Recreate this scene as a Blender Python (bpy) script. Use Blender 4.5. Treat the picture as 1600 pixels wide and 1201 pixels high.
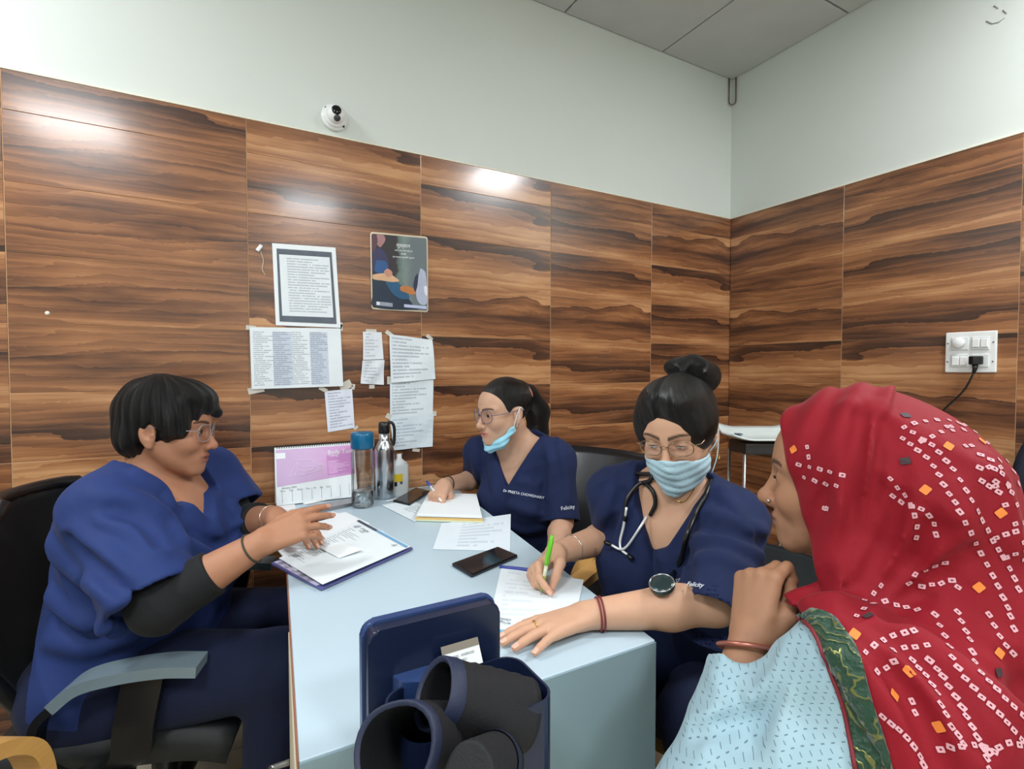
import bpy, bmesh, math, random
import numpy as np
from mathutils import Vector, Matrix
from mathutils.bvhtree import BVHTree

for _o in list(bpy.data.objects):
    bpy.data.objects.remove(_o)
SC = bpy.context.scene
COL = SC.collection
random.seed(4)

# ------------------------------------------------------------------ camera
CAMZ = 1.22
FPX = 810.0
YAW = math.radians(61.1)          # heading of the view, measured from the +X axis
PITCH = math.radians(-1.75)
cam = bpy.data.cameras.new('camera')
cam.sensor_width = 36.0
cam.lens = FPX / 1600 * 36
cam.clip_start = 0.02
camo = bpy.data.objects.new('camera', cam)
camo.location = (0, 0, CAMZ)
camo.rotation_euler = (math.pi / 2 + PITCH, 0, YAW - math.pi / 2)
COL.objects.link(camo)
SC.camera = camo
C0 = np.array([0, 0, CAMZ])
CF = np.array([math.cos(YAW) * math.cos(PITCH), math.sin(YAW) * math.cos(PITCH), math.sin(PITCH)])
CR = np.array([math.sin(YAW), -math.cos(YAW), 0.0])
CU = np.cross(CR, CF)

# ------------------------------------------------------------------ world and exposure
W = bpy.data.worlds.new('world')
SC.world = W
W.use_nodes = True
W.node_tree.nodes['Background'].inputs[0].default_value = (0.75, 0.85, 1.0, 1)
W.node_tree.nodes['Background'].inputs[1].default_value = 0.2
SC.view_settings.view_transform = 'Standard'
SC.view_settings.look = 'None'
SC.view_settings.exposure = 0.3
SC.view_settings.gamma = 1.0
SC.view_settings.use_curve_mapping = False
SC.cycles.use_denoising = True
SC.cycles.max_bounces = 8
SC.cycles.sample_clamp_indirect = 6.0

ZC = 2.84      # ceiling
YA = 2.0       # wall with the notices
XB = 2.518     # wall with the switch board
# recessed square LED panels (x, y, size, watts); the last is an added, unseen fill
PANELS = [(2.02, 0.02, 0.40, 29), (-0.85, -0.45, 0.50, 32), (-1.12, 1.30, 0.50, 22), (0.75, -1.55, 0.50, 34)]


def ray(px, py):
    return CF + (px - 800) / FPX * CR - (py - 600.5) / FPX * CU


def P(px, py, d):
    return C0 + d * ray(px, py)


def on_z(px, py, z):
    r = ray(px, py)
    return C0 + r * ((z - CAMZ) / r[2])


def on_y(px, py, y=YA):
    r = ray(px, py)
    return C0 + r * (y / r[1])


def on_x(px, py, x=XB):
    r = ray(px, py)
    return C0 + r * (x / r[0])


# ------------------------------------------------------------------ materials
class NT:
    def __init__(s, name):
        s.m = bpy.data.materials.new(name)
        s.m.use_nodes = True
        s.t = s.m.node_tree
        s.b = s.t.nodes['Principled BSDF']

    def n(s, typ, ins=None, **kw):
        nd = s.t.nodes.new('ShaderNode' + typ)
        for k, v in kw.items():
            setattr(nd, k, v)
        for k, v in (ins or {}).items():
            s.put(nd.inputs[k], v)
        return nd

    def put(s, sock, v):
        if isinstance(v, bpy.types.NodeSocket):
            s.t.links.new(v, sock)
        else:
            if hasattr(sock.default_value, '__len__') and not hasattr(v, '__len__'):
                v = (v,) * len(sock.default_value)
            if hasattr(v, '__len__') and len(v) == 3 and len(sock.default_value) == 4:
                v = tuple(v) + (1,)
            sock.default_value = v

    def set(s, **kw):
        for k, v in kw.items():
            s.put(s.b.inputs[k.replace('_', ' ')], v)
        return s

    def math(s, op, a, b=0.0, c=0.0):
        return s.n('Math', {0: a, 1: b, 2: c}, operation=op).outputs[0]

    def mix(s, f, a, b, blend='MIX'):
        nd = s.n('Mix', data_type='RGBA', blend_type=blend)
        s.put(nd.inputs[0], f); s.put(nd.inputs[6], a); s.put(nd.inputs[7], b)
        return nd.outputs[2]

    def ramp(s, f, stops, interp='LINEAR'):
        nd = s.n('ValToRGB', {0: f})
        cr = nd.color_ramp
        cr.interpolation = interp
        while len(cr.elements) < len(stops):
            cr.elements.new(0.5)
        for e, (p, c) in zip(cr.elements, stops):
            e.position = p
            e.color = tuple(c) + (1,) if len(c) == 3 else c
        return nd.outputs[0]

    def coord(s, out='Object', scale=(1, 1, 1)):
        c = s.n('TexCoord').outputs[out]
        return s.n('Mapping', {'Vector': c, 'Scale': scale}).outputs[0]

    def noise(s, vec, scale=5, detail=3, rough=.5, dist=0.0):
        return s.n('TexNoise', {'Vector': vec, 'Scale': scale, 'Detail': detail, 'Roughness': rough, 'Distortion': dist}).outputs[0]

    def bump(s, h, strength=.3, dist=.002):
        s.put(s.b.inputs['Normal'], s.n('Bump', {'Height': h, 'Strength': strength, 'Distance': dist}).outputs[0])
        return s


def srgb(r, g, b):
    f = lambda c: (c / 255 / 12.92) if c <= 10 else ((c / 255 + .055) / 1.055) ** 2.4
    return (f(r), f(g), f(b))


MATS = {}


def M(name, col=(200, 200, 200), rough=.5, metal=0.0, spec=.5, bump=0.0, bscale=60, var=0.06, vscale=8, coat=0.0, **kw):
    """plain procedural material: a base colour with a little noise in it, and fine relief"""
    if name in MATS:
        return MATS[name]
    t = NT(name)
    c = srgb(*col)
    v = t.coord('Object')
    nz = t.noise(v, vscale, 3)
    lo = tuple(x * (1 - var * 1.6) for x in c)
    hi = tuple(min(1, x * (1 + var)) for x in c)
    t.set(Base_Color=t.mix(nz, lo, hi), Roughness=rough, Metallic=metal, Specular_IOR_Level=spec, Coat_Weight=coat, Coat_Roughness=.1)
    for k, x in kw.items():
        t.set(**{k: x})
    if bump:
        t.bump(t.noise(v, bscale, 4), bump, .002)
    MATS[name] = t.m
    return t.m


def glass_mat(name, tint=(1, 1, 1), rough=.02, alpha=.18, tcol=(.95, .97, .97), refl=.8):
    """thin clear sheet or bottle wall: mostly transmits, mirrors at glancing angles"""
    if name in MATS:
        return MATS[name]
    t = NT(name)
    tr = t.n('BsdfTransparent', {'Color': tuple(tcol) + (1,)})
    gl = t.n('BsdfGlossy', {'Color': tuple(tint) + (1,), 'Roughness': rough})
    fr = t.n('LayerWeight', {'Blend': .25})
    f = t.math('MULTIPLY_ADD', fr.outputs['Fresnel'], refl, alpha * .3)
    mx = t.n('MixShader', {0: f, 1: tr.outputs[0], 2: gl.outputs[0]})
    t.t.links.new(mx.outputs[0], t.t.nodes['Material Output'].inputs[0])
    MATS[name] = t.m
    return t.m


# ------------------------------------------------------------------ mesh helpers
def link(name, me, m=None, parent=None, loc=None, mats=None):
    o = bpy.data.objects.new(name, me)
    COL.objects.link(o)
    for x in ([m] if m else []) + (mats or []):
        me.materials.append(x)
    if parent is not None:
        o.parent = parent
    if loc is not None:
        o.location = loc
    return o


def me_from(name, verts, faces, smooth=False):
    me = bpy.data.meshes.new(name)
    me.from_pydata([tuple(map(float, v)) for v in verts], [], [tuple(int(i) for i in f) for f in faces])
    if smooth:
        me.polygons.foreach_set('use_smooth', [True] * len(me.polygons))
    me.update()
    return me


def bm_me(name, bm, smooth=False):
    me = bpy.data.meshes.new(name)
    bmesh.ops.recalc_face_normals(bm, faces=bm.faces)
    bm.to_mesh(me)
    bm.free()
    if smooth:
        me.polygons.foreach_set('use_smooth', [True] * len(me.polygons))
    return me


def tag(o, label, cat, group=None, kind=None):
    o['label'] = label
    if cat:
        o['category'] = cat
    if group:
        o['group'] = group
    if kind:
        o['kind'] = kind
    return o


def thing(name, label, cat, loc=(0, 0, 0), rz=0.0, group=None):
    o = bpy.data.objects.new(name, None)
    COL.objects.link(o)
    o.empty_display_size = .05
    o.location = loc
    o.rotation_euler = (0, 0, rz)
    return tag(o, label, cat, group)


def put(o, parent):
    """parent a piece that was built in world coordinates"""
    o.parent = parent
    o.matrix_parent_inverse = wm(parent).inverted()
    return o


def wm(o):
    m = Matrix.Translation(o.location) @ o.rotation_euler.to_matrix().to_4x4()
    if o.parent is not None:
        m = wm(o.parent) @ o.matrix_parent_inverse @ m
    return m


def bevel_bm(bm, w, seg=2):
    if w > 0:
        bmesh.ops.bevel(bm, geom=list(bm.edges), offset=w, segments=seg, affect='EDGES', profile=.6)


def box_me(name, sx, sy, sz, bev=.003, seg=2, c=(0, 0, 0), smooth=False):
    bm = bmesh.new()
    bmesh.ops.create_cube(bm, size=1)
    for v in bm.verts:
        v.co = (v.co.x * sx + c[0], v.co.y * sy + c[1], v.co.z * sz + c[2])
    bevel_bm(bm, bev, seg)
    return bm_me(name, bm, smooth)


def prism_me(name, poly, z0, z1, bev=0.0, seg=2):
    """upright prism over a polygon in x, y"""
    n = len(poly)
    bm = bmesh.new()
    lo = [bm.verts.new((p[0], p[1], z0)) for p in poly]
    hi = [bm.verts.new((p[0], p[1], z1)) for p in poly]
    bm.faces.new(lo[::-1]); bm.faces.new(hi)
    for i in range(n):
        bm.faces.new((lo[i], lo[(i + 1) % n], hi[(i + 1) % n], hi[i]))
    bevel_bm(bm, bev, seg)
    return bm_me(name, bm)


def rrect(w, h, r, n=5):
    out = []
    for cx, cy, a0 in ((w / 2 - r, h / 2 - r, 0), (-w / 2 + r, h / 2 - r, 90), (-w / 2 + r, -h / 2 + r, 180), (w / 2 - r, -h / 2 + r, 270)):
        for i in range(n + 1):
            a = math.radians(a0 + 90 * i / n)
            out.append((cx + r * math.cos(a), cy + r * math.sin(a)))
    return out


def lathe_me(name, prof, seg=28, smooth=True, axis_scale=(1, 1)):
    """(r, z) profile turned about z"""
    vs, fs = [], []
    for r, z in prof:
        for i in range(seg):
            a = 2 * math.pi * i / seg
            vs.append((r * math.cos(a) * axis_scale[0], r * math.sin(a) * axis_scale[1], z))
    for k in range(len(prof) - 1):
        for i in range(seg):
            j = (i + 1) % seg
            fs.append((k * seg + i, k * seg + j, (k + 1) * seg + j, (k + 1) * seg + i))
    me = me_from(name, vs, fs, smooth)
    return me


def spline(pts, n=8):
    """Catmull-Rom through points"""
    p = [np.asarray(q, float) for q in pts]
    p = [2 * p[0] - p[1]] + p + [2 * p[-1] - p[-2]]
    out = []
    for i in range(1, len(p) - 2):
        for k in range(n):
            t = k / n
            out.append(.5 * ((2 * p[i]) + (-p[i - 1] + p[i + 1]) * t + (2 * p[i - 1] - 5 * p[i] + 4 * p[i + 1] - p[i + 2]) * t * t
                             + (-p[i - 1] + 3 * p[i] - 3 * p[i + 1] + p[i + 2]) * t ** 3))
    out.append(p[-2])
    return out


def tube_me(name, pts, r, seg=8, closed=False, flat=None, smooth=True):
    """tube along points; r a number or a list; flat=(normal, ratio) squashes it"""
    pts = [np.asarray(p, float) for p in pts]
    n = len(pts)
    rs = r if hasattr(r, '__len__') else [r] * n
    T = []
    for i in range(n):
        a = pts[i - 1] if (i or closed) else pts[0]
        b = pts[(i + 1) % n] if (i < n - 1 or closed) else pts[-1]
        d = b - a
        T.append(d / (np.linalg.norm(d) + 1e-12))
    up = np.array([0, 0, 1.0]) if abs(T[0][2]) < .9 else np.array([1.0, 0, 0])
    u = np.cross(T[0], up); u /= np.linalg.norm(u)
    vs, fs = [], []
    for i in range(n):
        u = u - T[i] * (u @ T[i]); u /= np.linalg.norm(u)
        w = np.cross(T[i], u)
        for k in range(seg):
            a = 2 * math.pi * k / seg
            o = (u * math.cos(a) + w * math.sin(a)) * rs[i]
            if flat is not None:
                nn = np.asarray(flat[0], float)
                o = o + nn * (o @ nn) * (flat[1] - 1)
            vs.append(pts[i] + o)
    m = n if closed else n - 1
    for i in range(m):
        j = (i + 1) % n
        for k in range(seg):
            l = (k + 1) % seg
            fs.append((i * seg + k, i * seg + l, j * seg + l, j * seg + k))
    if not closed:
        fs.append(tuple(range(seg))[::-1])
        fs.append(tuple((n - 1) * seg + k for k in range(seg)))
    return me_from(name, vs, fs, smooth)


def strip_me(name, pts, width_vec, th, nrm):
    """flat bar of rectangular section along points (bent wood, straps)"""
    w = np.asarray(width_vec, float)
    pts = [np.asarray(p, float) for p in pts]
    vs, fs = [], []
    for i, p in enumerate(pts):
        a = pts[max(i - 1, 0)]; b = pts[min(i + 1, len(pts) - 1)]
        t = (b - a) / (np.linalg.norm(b - a) + 1e-9)
        wv = w[i] if w.ndim == 2 else w
        n = np.cross(t, wv); n = n / (np.linalg.norm(n) + 1e-9) * th / 2
        vs += [p - wv / 2 - n, p + wv / 2 - n, p + wv / 2 + n, p - wv / 2 + n]
    for i in range(len(pts) - 1):
        for k in range(4):
            l = (k + 1) % 4
            fs.append((i * 4 + k, i * 4 + l, i * 4 + 4 + l, i * 4 + 4 + k))
    fs.append((3, 2, 1, 0)); e = 4 * (len(pts) - 1)
    fs.append((e, e + 1, e + 2, e + 3))
    bm = bmesh.new(); bm.from_mesh(me_from(name, vs, fs))
    bmesh.ops.recalc_face_normals(bm, faces=bm.faces)
    return bm_me(name, bm)


def text_me(name, s, size=.01, align='LEFT', extrude=.0):
    cu = bpy.data.curves.new(name, 'FONT')
    cu.body = s
    cu.size = size
    cu.align_x = align
    cu.align_y = 'CENTER'
    cu.extrude = extrude
    cu.resolution_u = 2
    o = bpy.data.objects.new(name, cu)
    COL.objects.link(o)
    dg = bpy.context.evaluated_depsgraph_get()
    me = bpy.data.meshes.new_from_object(o.evaluated_get(dg))
    bpy.data.objects.remove(o)
    bpy.data.curves.remove(cu)
    me.name = name
    return me


def basis(o, x, y, loc):
    """place an object by its local x and y axes"""
    x = Vector(x).normalized(); y = Vector(y)
    z = x.cross(y).normalized(); y = z.cross(x)
    m = Matrix((x, y, z)).transposed()
    o.rotation_euler = m.to_euler()
    o.location = Vector(loc)
    return o
# ================================================================== the room
def plaster():
    t = NT('wall_paint')
    v = t.coord('Object')
    a = t.noise(v, 2.2, 4)
    t.set(Base_Color=t.mix(a, srgb(206, 212, 207), srgb(214, 218, 213)), Roughness=.75, Specular_IOR_Level=.25)
    t.bump(t.noise(v, 140, 3), .12, .001)
    return t.m


PAINT = plaster()
GROUT = M('joint_filler', (196, 160, 122), .8)


def wood_tile():
    """printed wood-look wall tile: long wavy streaks that break off sharply on one side"""
    t = NT('wood_print')
    oi = t.n('ObjectInfo').outputs
    rnd = t.math('MULTIPLY', t.math('FLOOR', t.math('MULTIPLY', oi['Random'], 4.0)), 3.7)
    c = t.n('TexCoord').outputs['Object']
    sep = t.n('SeparateXYZ', {0: c}).outputs
    vec = t.n('CombineXYZ', {0: sep[0], 1: rnd, 2: sep[2]}).outputs[0]
    mp = lambda sx, sz: t.n('Mapping', {'Vector': vec, 'Scale': (sx, 1, sz)}).outputs[0]
    w1 = t.noise(mp(1.1, 5), 1.0, 3, .5)
    w2 = t.noise(mp(4.5, 24), 1.0, 4, .65)
    z = t.math('MULTIPLY', sep[2], 8.0)
    z = t.math('ADD', z, t.math('MULTIPLY', w1, 2.2))
    z = t.math('ADD', z, t.math('MULTIPLY', w2, .42))
    z = t.math('ADD', z, t.math('MULTIPLY', sep[0], .35))
    z = t.math('ADD', z, rnd)
    saw = t.math('FRACT', z)
    wn = t.n('TexWhiteNoise', {'W': t.math('FLOOR', z)}, noise_dimensions='1D').outputs[0]
    edge = t.math('MULTIPLY', t.math('LESS_THAN', wn, .6), t.math('POWER', t.math('SUBTRACT', 1.0, saw), 3.0))
    z2 = t.math('ADD', t.math('MULTIPLY', sep[2], 34.0), t.math('ADD', t.math('MULTIPLY', w1, 5.0), t.math('MULTIPLY', w2, 1.6)))
    saw2 = t.math('FRACT', z2)
    fine = t.noise(mp(3.0, 130), 1.0, 5, .7)
    broad = t.noise(mp(1.0, 9), 1.0, 3, .55)
    f = t.math('MULTIPLY_ADD', broad, 1.08, -.09)
    f = t.math('ADD', f, t.math('MULTIPLY', wn, .20))
    f = t.math('SUBTRACT', f, t.math('MULTIPLY', edge, .26))
    f = t.math('ADD', f, t.math('MULTIPLY_ADD', saw2, .12, -.06))
    f = t.math('ADD', f, t.math('MULTIPLY_ADD', fine, .34, -.15))
    col = t.ramp(f, [(.10, srgb(48, 31, 25)), (.30, srgb(80, 51, 36)), (.46, srgb(122, 78, 50)), (.62, srgb(158, 106, 68)), (.85, srgb(204, 154, 108))])
    t.set(Base_Color=col, Roughness=.26, Specular_IOR_Level=.5, Coat_Weight=.35, Coat_Roughness=.13)
    t.bump(fine, .03, .001)
    return t.m


WOOD = wood_tile()


def struct(name, me, m, **kw):
    o = link(name, me, m)
    o['kind'] = 'structure'
    return o


X0, Y0 = -1.95, -2.35      # unseen far ends of the room
th = .10
WTOP = CAMZ + .842         # top of the tile cladding
FLOORM = M('floor_tile_cream', (196, 190, 172), .22, var=.05, vscale=3)
floor = struct('floor', box_me('floor', XB - X0 + 2 * th, YA - Y0 + 2 * th, .08, 0, c=((XB + X0) / 2, (YA + Y0) / 2, -.04)), M('floor_joint', (150, 144, 130), .7))
fme = box_me('floor_tile', .597, .597, .006, .001, 1)
fme.materials.append(FLOORM)
nx, ny = int((XB - X0) / .6) + 1, int((YA - Y0) / .6) + 1
for i in range(nx):
    for j in range(ny):
        sx = min(.597, XB - (X0 + i * .6) - .002)
        sy = min(.597, YA - (Y0 + j * .6) - .002)
        if sx < .02 or sy < .02:
            continue
        o = link('floor_tile', fme, parent=floor, loc=(X0 + i * .6 + sx / 2, Y0 + j * .6 + sy / 2, .001))
        o.scale = (sx / .597, sy / .597, 1)

wall_a = struct('wall_back', box_me('wall_back', XB - X0 + 2 * th, th, ZC + .1, 0, c=((XB + X0) / 2, YA + th / 2, (ZC + .1) / 2)), PAINT)
wall_b = struct('wall_right', box_me('wall_right', th, YA - Y0, ZC + .1, 0, c=(XB + th / 2, (YA + Y0) / 2, (ZC + .1) / 2)), PAINT)
wall_c = struct('wall_left', box_me('wall_left', th, YA - Y0, ZC + .1, 0, c=(X0 - th / 2, (YA + Y0) / 2, (ZC + .1) / 2)), PAINT)
wall_d = struct('wall_front', box_me('wall_front', XB - X0 + 2 * th, th, ZC + .1, 0, c=((XB + X0) / 2, Y0 - th / 2, (ZC + .1) / 2)), PAINT)

# tile cladding: 0.61 x 0.20 m tiles in straight columns, a cut row at the top, filler between them
ZROW = CAMZ + .73          # top joint of the first whole row
CW, RH, TT, GAP = .6125, .2, .009, .0022
cols_a = [(XB - .004 - .6045 - k * CW, XB - .004 - k * CW if k == 0 else XB - .004 - .6045 - (k - 1) * CW) for k in range(8)]
rows = [(ZROW, WTOP)] + [(ZROW - (k + 1) * RH, ZROW - k * RH) for k in range(10)]
rows = [(max(a, .0), b) for a, b in rows if b > .02]
tile_cache = {}


def tile(w, h):
    k = (round(w, 3), round(h, 3))
    if k not in tile_cache:
        me = box_me('wall_tile', w, TT, h, .0008, 1)
        me.materials.append(WOOD)
        tile_cache[k] = me
    return tile_cache[k]


g = link('joint_bed', box_me('joint_bed', XB - X0, .0125, WTOP, 0, c=((XB + X0) / 2, YA - .00625, WTOP / 2)), GROUT, wall_a)
for (a, b) in cols_a:
    a = max(a, X0)
    if b - a < .05:
        continue
    for (z0, z1) in rows:
        o = link('wall_tile', tile(b - a - GAP, z1 - z0 - GAP * .5), parent=wall_a, loc=((a + b) / 2, YA - .005 - TT / 2, (z0 + z1) / 2))
        if random.random() < .35:
            o.rotation_euler = (0, math.pi, 0)
g = link('joint_bed', box_me('joint_bed', .0125, YA - Y0 - .02, WTOP, 0, c=(XB - .00625, (YA + Y0) / 2 - .01, WTOP / 2)), GROUT, wall_b)
for k in range(8):
    b = YA - .016 - k * CW
    a = max(b - CW, Y0)
    if b - a < .05:
        continue
    for (z0, z1) in rows:
        o = link('wall_tile', tile(b - a - GAP, z1 - z0 - GAP * .5), parent=wall_b, loc=(XB - .005 - TT / 2, (a + b) / 2, (z0 + z1) / 2))
        o.rotation_euler = (0, math.pi if random.random() < .35 else 0, math.pi / 2)
# bright sealant line along the top of the cladding
SEAL = M('sealant', (232, 226, 205), .5)
link('trim_1', box_me('trim_1', XB - X0, .016, .005, .001, 1, c=((XB + X0) / 2, YA - .008, WTOP + .002)), SEAL)['kind'] = 'structure'
link('trim_2', box_me('trim_2', .016, YA - Y0, .005, .001, 1, c=(XB - .008, (YA + Y0) / 2, WTOP + .002)), SEAL)['kind'] = 'structure'

# ceiling: grey board with 0.6 m tiles and dark open joints
CEILM = M('ceiling_tile_grey', (190, 192, 190), .8, bump=.1, bscale=200)
ceil = struct('ceiling', box_me('ceiling', XB - X0 + 2 * th, YA - Y0 + 2 * th, .06, 0, c=((XB + X0) / 2, (YA + Y0) / 2, ZC + .05)), M('ceiling_gap', (40, 40, 42), .9))
xs = [XB] + [1.983 - k * .606 for k in range(8)]
ys = [YA] + [1.375 - k * .606 for k in range(8)]
for i in range(len(xs) - 1):
    for j in range(len(ys) - 1):
        xa, xb, ya, yb = max(xs[i + 1], X0), xs[i], max(ys[j + 1], Y0), ys[j]
        if xb - xa < .03 or yb - ya < .03:
            continue
        g = .008
        link('ceiling_tile', box_me('ceiling_tile', xb - xa - g, yb - ya - g, .02, .002, 1, c=((xa + xb) / 2, (ya + yb) / 2, ZC + .01)), CEILM, ceil)

LEDM = NT('led_diffuser')
LEDM.set(Base_Color=(.9, .95, 1), Emission_Color=(.93, .97, 1, 1), Emission_Strength=3.0)
for k, (x, y, s, w) in enumerate(PANELS):
    f = thing('ceiling_light', ['square LED ceiling panel near the switch board wall', 'square LED ceiling panel over the camera side', 'square LED ceiling panel near the notice wall', 'added LED fill panel in the unseen back of the room'][k], 'light', (x, y, ZC), 0, 'ceiling LED panels')
    link('frame', box_me('frame', s + .03, s + .03, .010, .002, 1, c=(0, 0, -.0055)), M('white_plastic', (235, 236, 236), .35), f)
    link('diffuser', box_me('diffuser', s, s, .003, 0, c=(0, 0, -.0125)), LEDM.m, f)
    L = bpy.data.lights.new('led', 'AREA')
    L.shape = 'SQUARE'; L.size = s; L.energy = w; L.color = (.94, .975, 1.0)
    lo = bpy.data.objects.new('led', L); COL.objects.link(lo)
    lo.parent = f; lo.location = (0, 0, -.018)

# small loose bracket hanging in the ceiling corner
b = thing('corner_bracket', 'thin rusty metal bracket hanging in the ceiling corner', 'bracket', (XB - .02, YA - .02, ZC - .15))
RUST = M('rusty_metal', (120, 100, 88), .5, .6)
for s in (-1, 1):
    link('bar', tube_me('bar', [(s * .012, -s * .012, .15), (s * .012, -s * .012, .02)], .0035, 6), RUST, b)
link('hook', tube_me('hook', [(.012 * math.cos(a), -.012 * math.cos(a), .02 - .018 * math.sin(a)) for a in np.linspace(0, math.pi, 9)], .0035, 6), RUST, b)

# dome camera on the wall
cc = on_y(522, 185)
cv = thing('security_camera', 'small white dome security camera on the white wall above the tiles', 'camera', (cc[0], YA, cc[2]))
WP = M('white_plastic', (235, 236, 236), .35)
dm = lathe_me('base', [(0, 0), (.047, 0), (.047, .012), (.043, .017), (.040, .018), (.040, .026), (.036, .03), (.0, .03)], 32)
o = link('base', dm, WP, cv); o.rotation_euler = (math.pi / 2, 0, 0)
o = link('ball', lathe_me('ball', [(.033 * math.sin(a), .033 * math.cos(a)) for a in np.linspace(0, math.pi, 14)], 24), WP, cv, (0, -.03, 0))
le = link('lens', lathe_me('lens', [(0, .036), (.013, .036), (.0165, .033), (.0165, .022), (.0, .022)], 24), M('lens_black', (12, 12, 14), .1), cv, (0, -.03, 0))
le.rotation_euler = Vector((-.05, -.75, .12)).to_track_quat('Z', 'X').to_euler()
le2 = link('sensor_window', lathe_me('sensor_window', [(0, .0355), (.010, .0355), (.012, .032), (.0, .030)], 20), M('lens_grey', (70, 70, 74), .2), cv, (0, -.03, 0))
le2.rotation_euler = Vector((.03, -.72, -.62)).to_track_quat('Z', 'X').to_euler()
for sx, sz in ((-.032, .024), (.03, -.03)):
    o = link('screw', lathe_me('screw', [(0, 0), (.004, 0), (.004, .003), (0, .003)], 10), M('lens_black'), cv, (sx, -.018, sz)); o.rotation_euler = (math.pi / 2, 0, 0)

# smudge on the right wall high up
MARK = M('pencil_mark', (150, 152, 148), .8)
for ln in ([(1553, 9), (1560, 13)], [(1567, 16), (1573, 21)], [(1541, 33), (1550, 37), (1560, 35), (1570, 28)]):
    link('wall_mark', tube_me('wall_mark', [on_x(px, py, XB - .0005) for px, py in ln], .0022, 5), MARK, wall_b)
# switch board
WPX = on_x(1520, 550)
sb = thing('switch_board', 'white square switch board with black plug on the wood tile wall', 'switch board', (XB - .014, WPX[1], WPX[2] - .0))
sb.rotation_euler = (0, 0, -math.pi / 2)     # local -y... faces the room along local -Y
link('plate', box_me('plate', .156, .010, .156, .004, 2, c=(0, -.005, 0)), WP, sb)
for sx in (-1, 1):
    for sz in (-1, 1):
        link('module', box_me('module', .054, .004, .050, .002, 1, c=(sx * .031, -.012, sz * .033)), M('switch_white', (222, 226, 226), .3), sb)
kn = link('regulator_knob', lathe_me('regulator_knob', [(0, 0), (.021, 0), (.019, .010), (.016, .013), (0, .013)], 24), WP, sb, (-.034, -.014, .036)); kn.rotation_euler = (math.pi / 2, 0, 0)
for k in range(2):
    link('switch_rocker', box_me('switch_rocker', .022, .006, .034, .002, 1, c=(.019 + k * .025, -.016, .034)), WP, sb)
    link('switch_rocker', box_me('switch_rocker', .022, .006, .034, .002, 1, c=(-.043 + k * .025, -.016, -.034)), WP, sb)
for sx in (-1, 1):
    for sz in (-1, 1):
        o = link('screw', lathe_me('screw', [(0, 0), (.003, 0), (.003, .002), (0, .002)], 8), M('steel', (150, 152, 155), .3, 1.0), sb, (sx * .069, -.010, sz * .036)); o.rotation_euler = (math.pi / 2, 0, 0)
BLK = M('black_plastic', (18, 18, 20), .35)
pl = thing('power_plug', 'black plug in the switch board with its cable hanging down', 'plug', (XB - .032, WPX[1] - .024, WPX[2] - .034))
link('plug_body', prism_me('plug_body', [(-.004, -.022), (-.026, -.016), (-.034, 0), (-.026, .016), (-.004, .022)], -.014, .018, .004), BLK, pl)
link('plug_neck', tube_me('plug_neck', [(-.014, 0, -.010), (-.014, 0, -.030), (-.016, .003, -.046)], [.010, .008, .005], 10), BLK, pl)
c0 = np.array([-.016, .003, -.046])
link('cable', tube_me('cable', spline([c0, c0 + (-.002, .03, -.07), c0 + (0, .10, -.16), c0 + (0, .2, -.32), c0 + (.0, .26, -.75), c0 + (.0, .3, -1.24)]), .0036, 8), BLK, pl)
# corner edge of a dark-blue bag hanging at the right
# ================================================================== printed matter
def ink_mat(name, paper=(232, 238, 242), ink=(96, 104, 120), rows=24, left=.1, right=.92, top=.95, bottom=.05, cols=1, tint=0.0, words=40, fill=.75, header=0.0):
    """sheet with lines of small print; UV 0..1, v up"""
    if name in MATS:
        return MATS[name]
    t = NT(name)
    uv = t.n('UVMap').outputs[0]
    s = t.n('SeparateXYZ', {0: uv}).outputs
    u, v = s[0], s[1]
    span = (right - left) / cols
    uc = t.math('DIVIDE', t.math('SUBTRACT', u, left), span)
    ci = t.math('FLOOR', uc)
    uf = t.math('FRACT', uc)
    r = t.math('MULTIPLY', t.math('SUBTRACT', top, v), rows / (top - bottom))
    ri = t.math('FLOOR', r)
    rf = t.math('FRACT', r)
    wn = t.n('TexWhiteNoise', {'Vector': t.n('CombineXYZ', {0: ri, 1: ci, 2: 3.3}).outputs[0]}).outputs[0]
    ln = t.math('LESS_THAN', rf, .5)
    end = t.math('LESS_THAN', uf, t.math('MULTIPLY_ADD', wn, .62, fill - .35))
    wd = t.noise(t.n('CombineXYZ', {0: t.math('MULTIPLY', u, words), 1: t.math('MULTIPLY', ri, 7.3), 2: ci}).outputs[0], 1.0, 2)
    gap = t.math('GREATER_THAN', wd, .40)
    ins = t.math('MULTIPLY', t.math('GREATER_THAN', u, left), t.math('LESS_THAN', u, right))
    ins = t.math('MULTIPLY', ins, t.math('MULTIPLY', t.math('GREATER_THAN', v, bottom), t.math('LESS_THAN', v, top)))
    f = t.math('MULTIPLY', t.math('MULTIPLY', ln, end), t.math('MULTIPLY', gap, ins))
    f = t.math('MULTIPLY', f, .5)
    base = srgb(*paper)
    pc = t.mix(t.noise(uv, 5, 3), tuple(x * .93 for x in base), base)
    if tint:
        alt = t.math('MULTIPLY', t.math('MODULO', t.math('ADD', ci, 10), 2.0), t.math('MULTIPLY', ins, tint))
        pc = t.mix(alt, pc, srgb(190, 200, 216))
    t.set(Base_Color=t.mix(f, pc, srgb(*ink)), Roughness=.65, Specular_IOR_Level=.25)
    MATS[name] = t.m
    return t.m


BLANK = M('blank_paper', (236, 241, 244), .65, var=.02)


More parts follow.
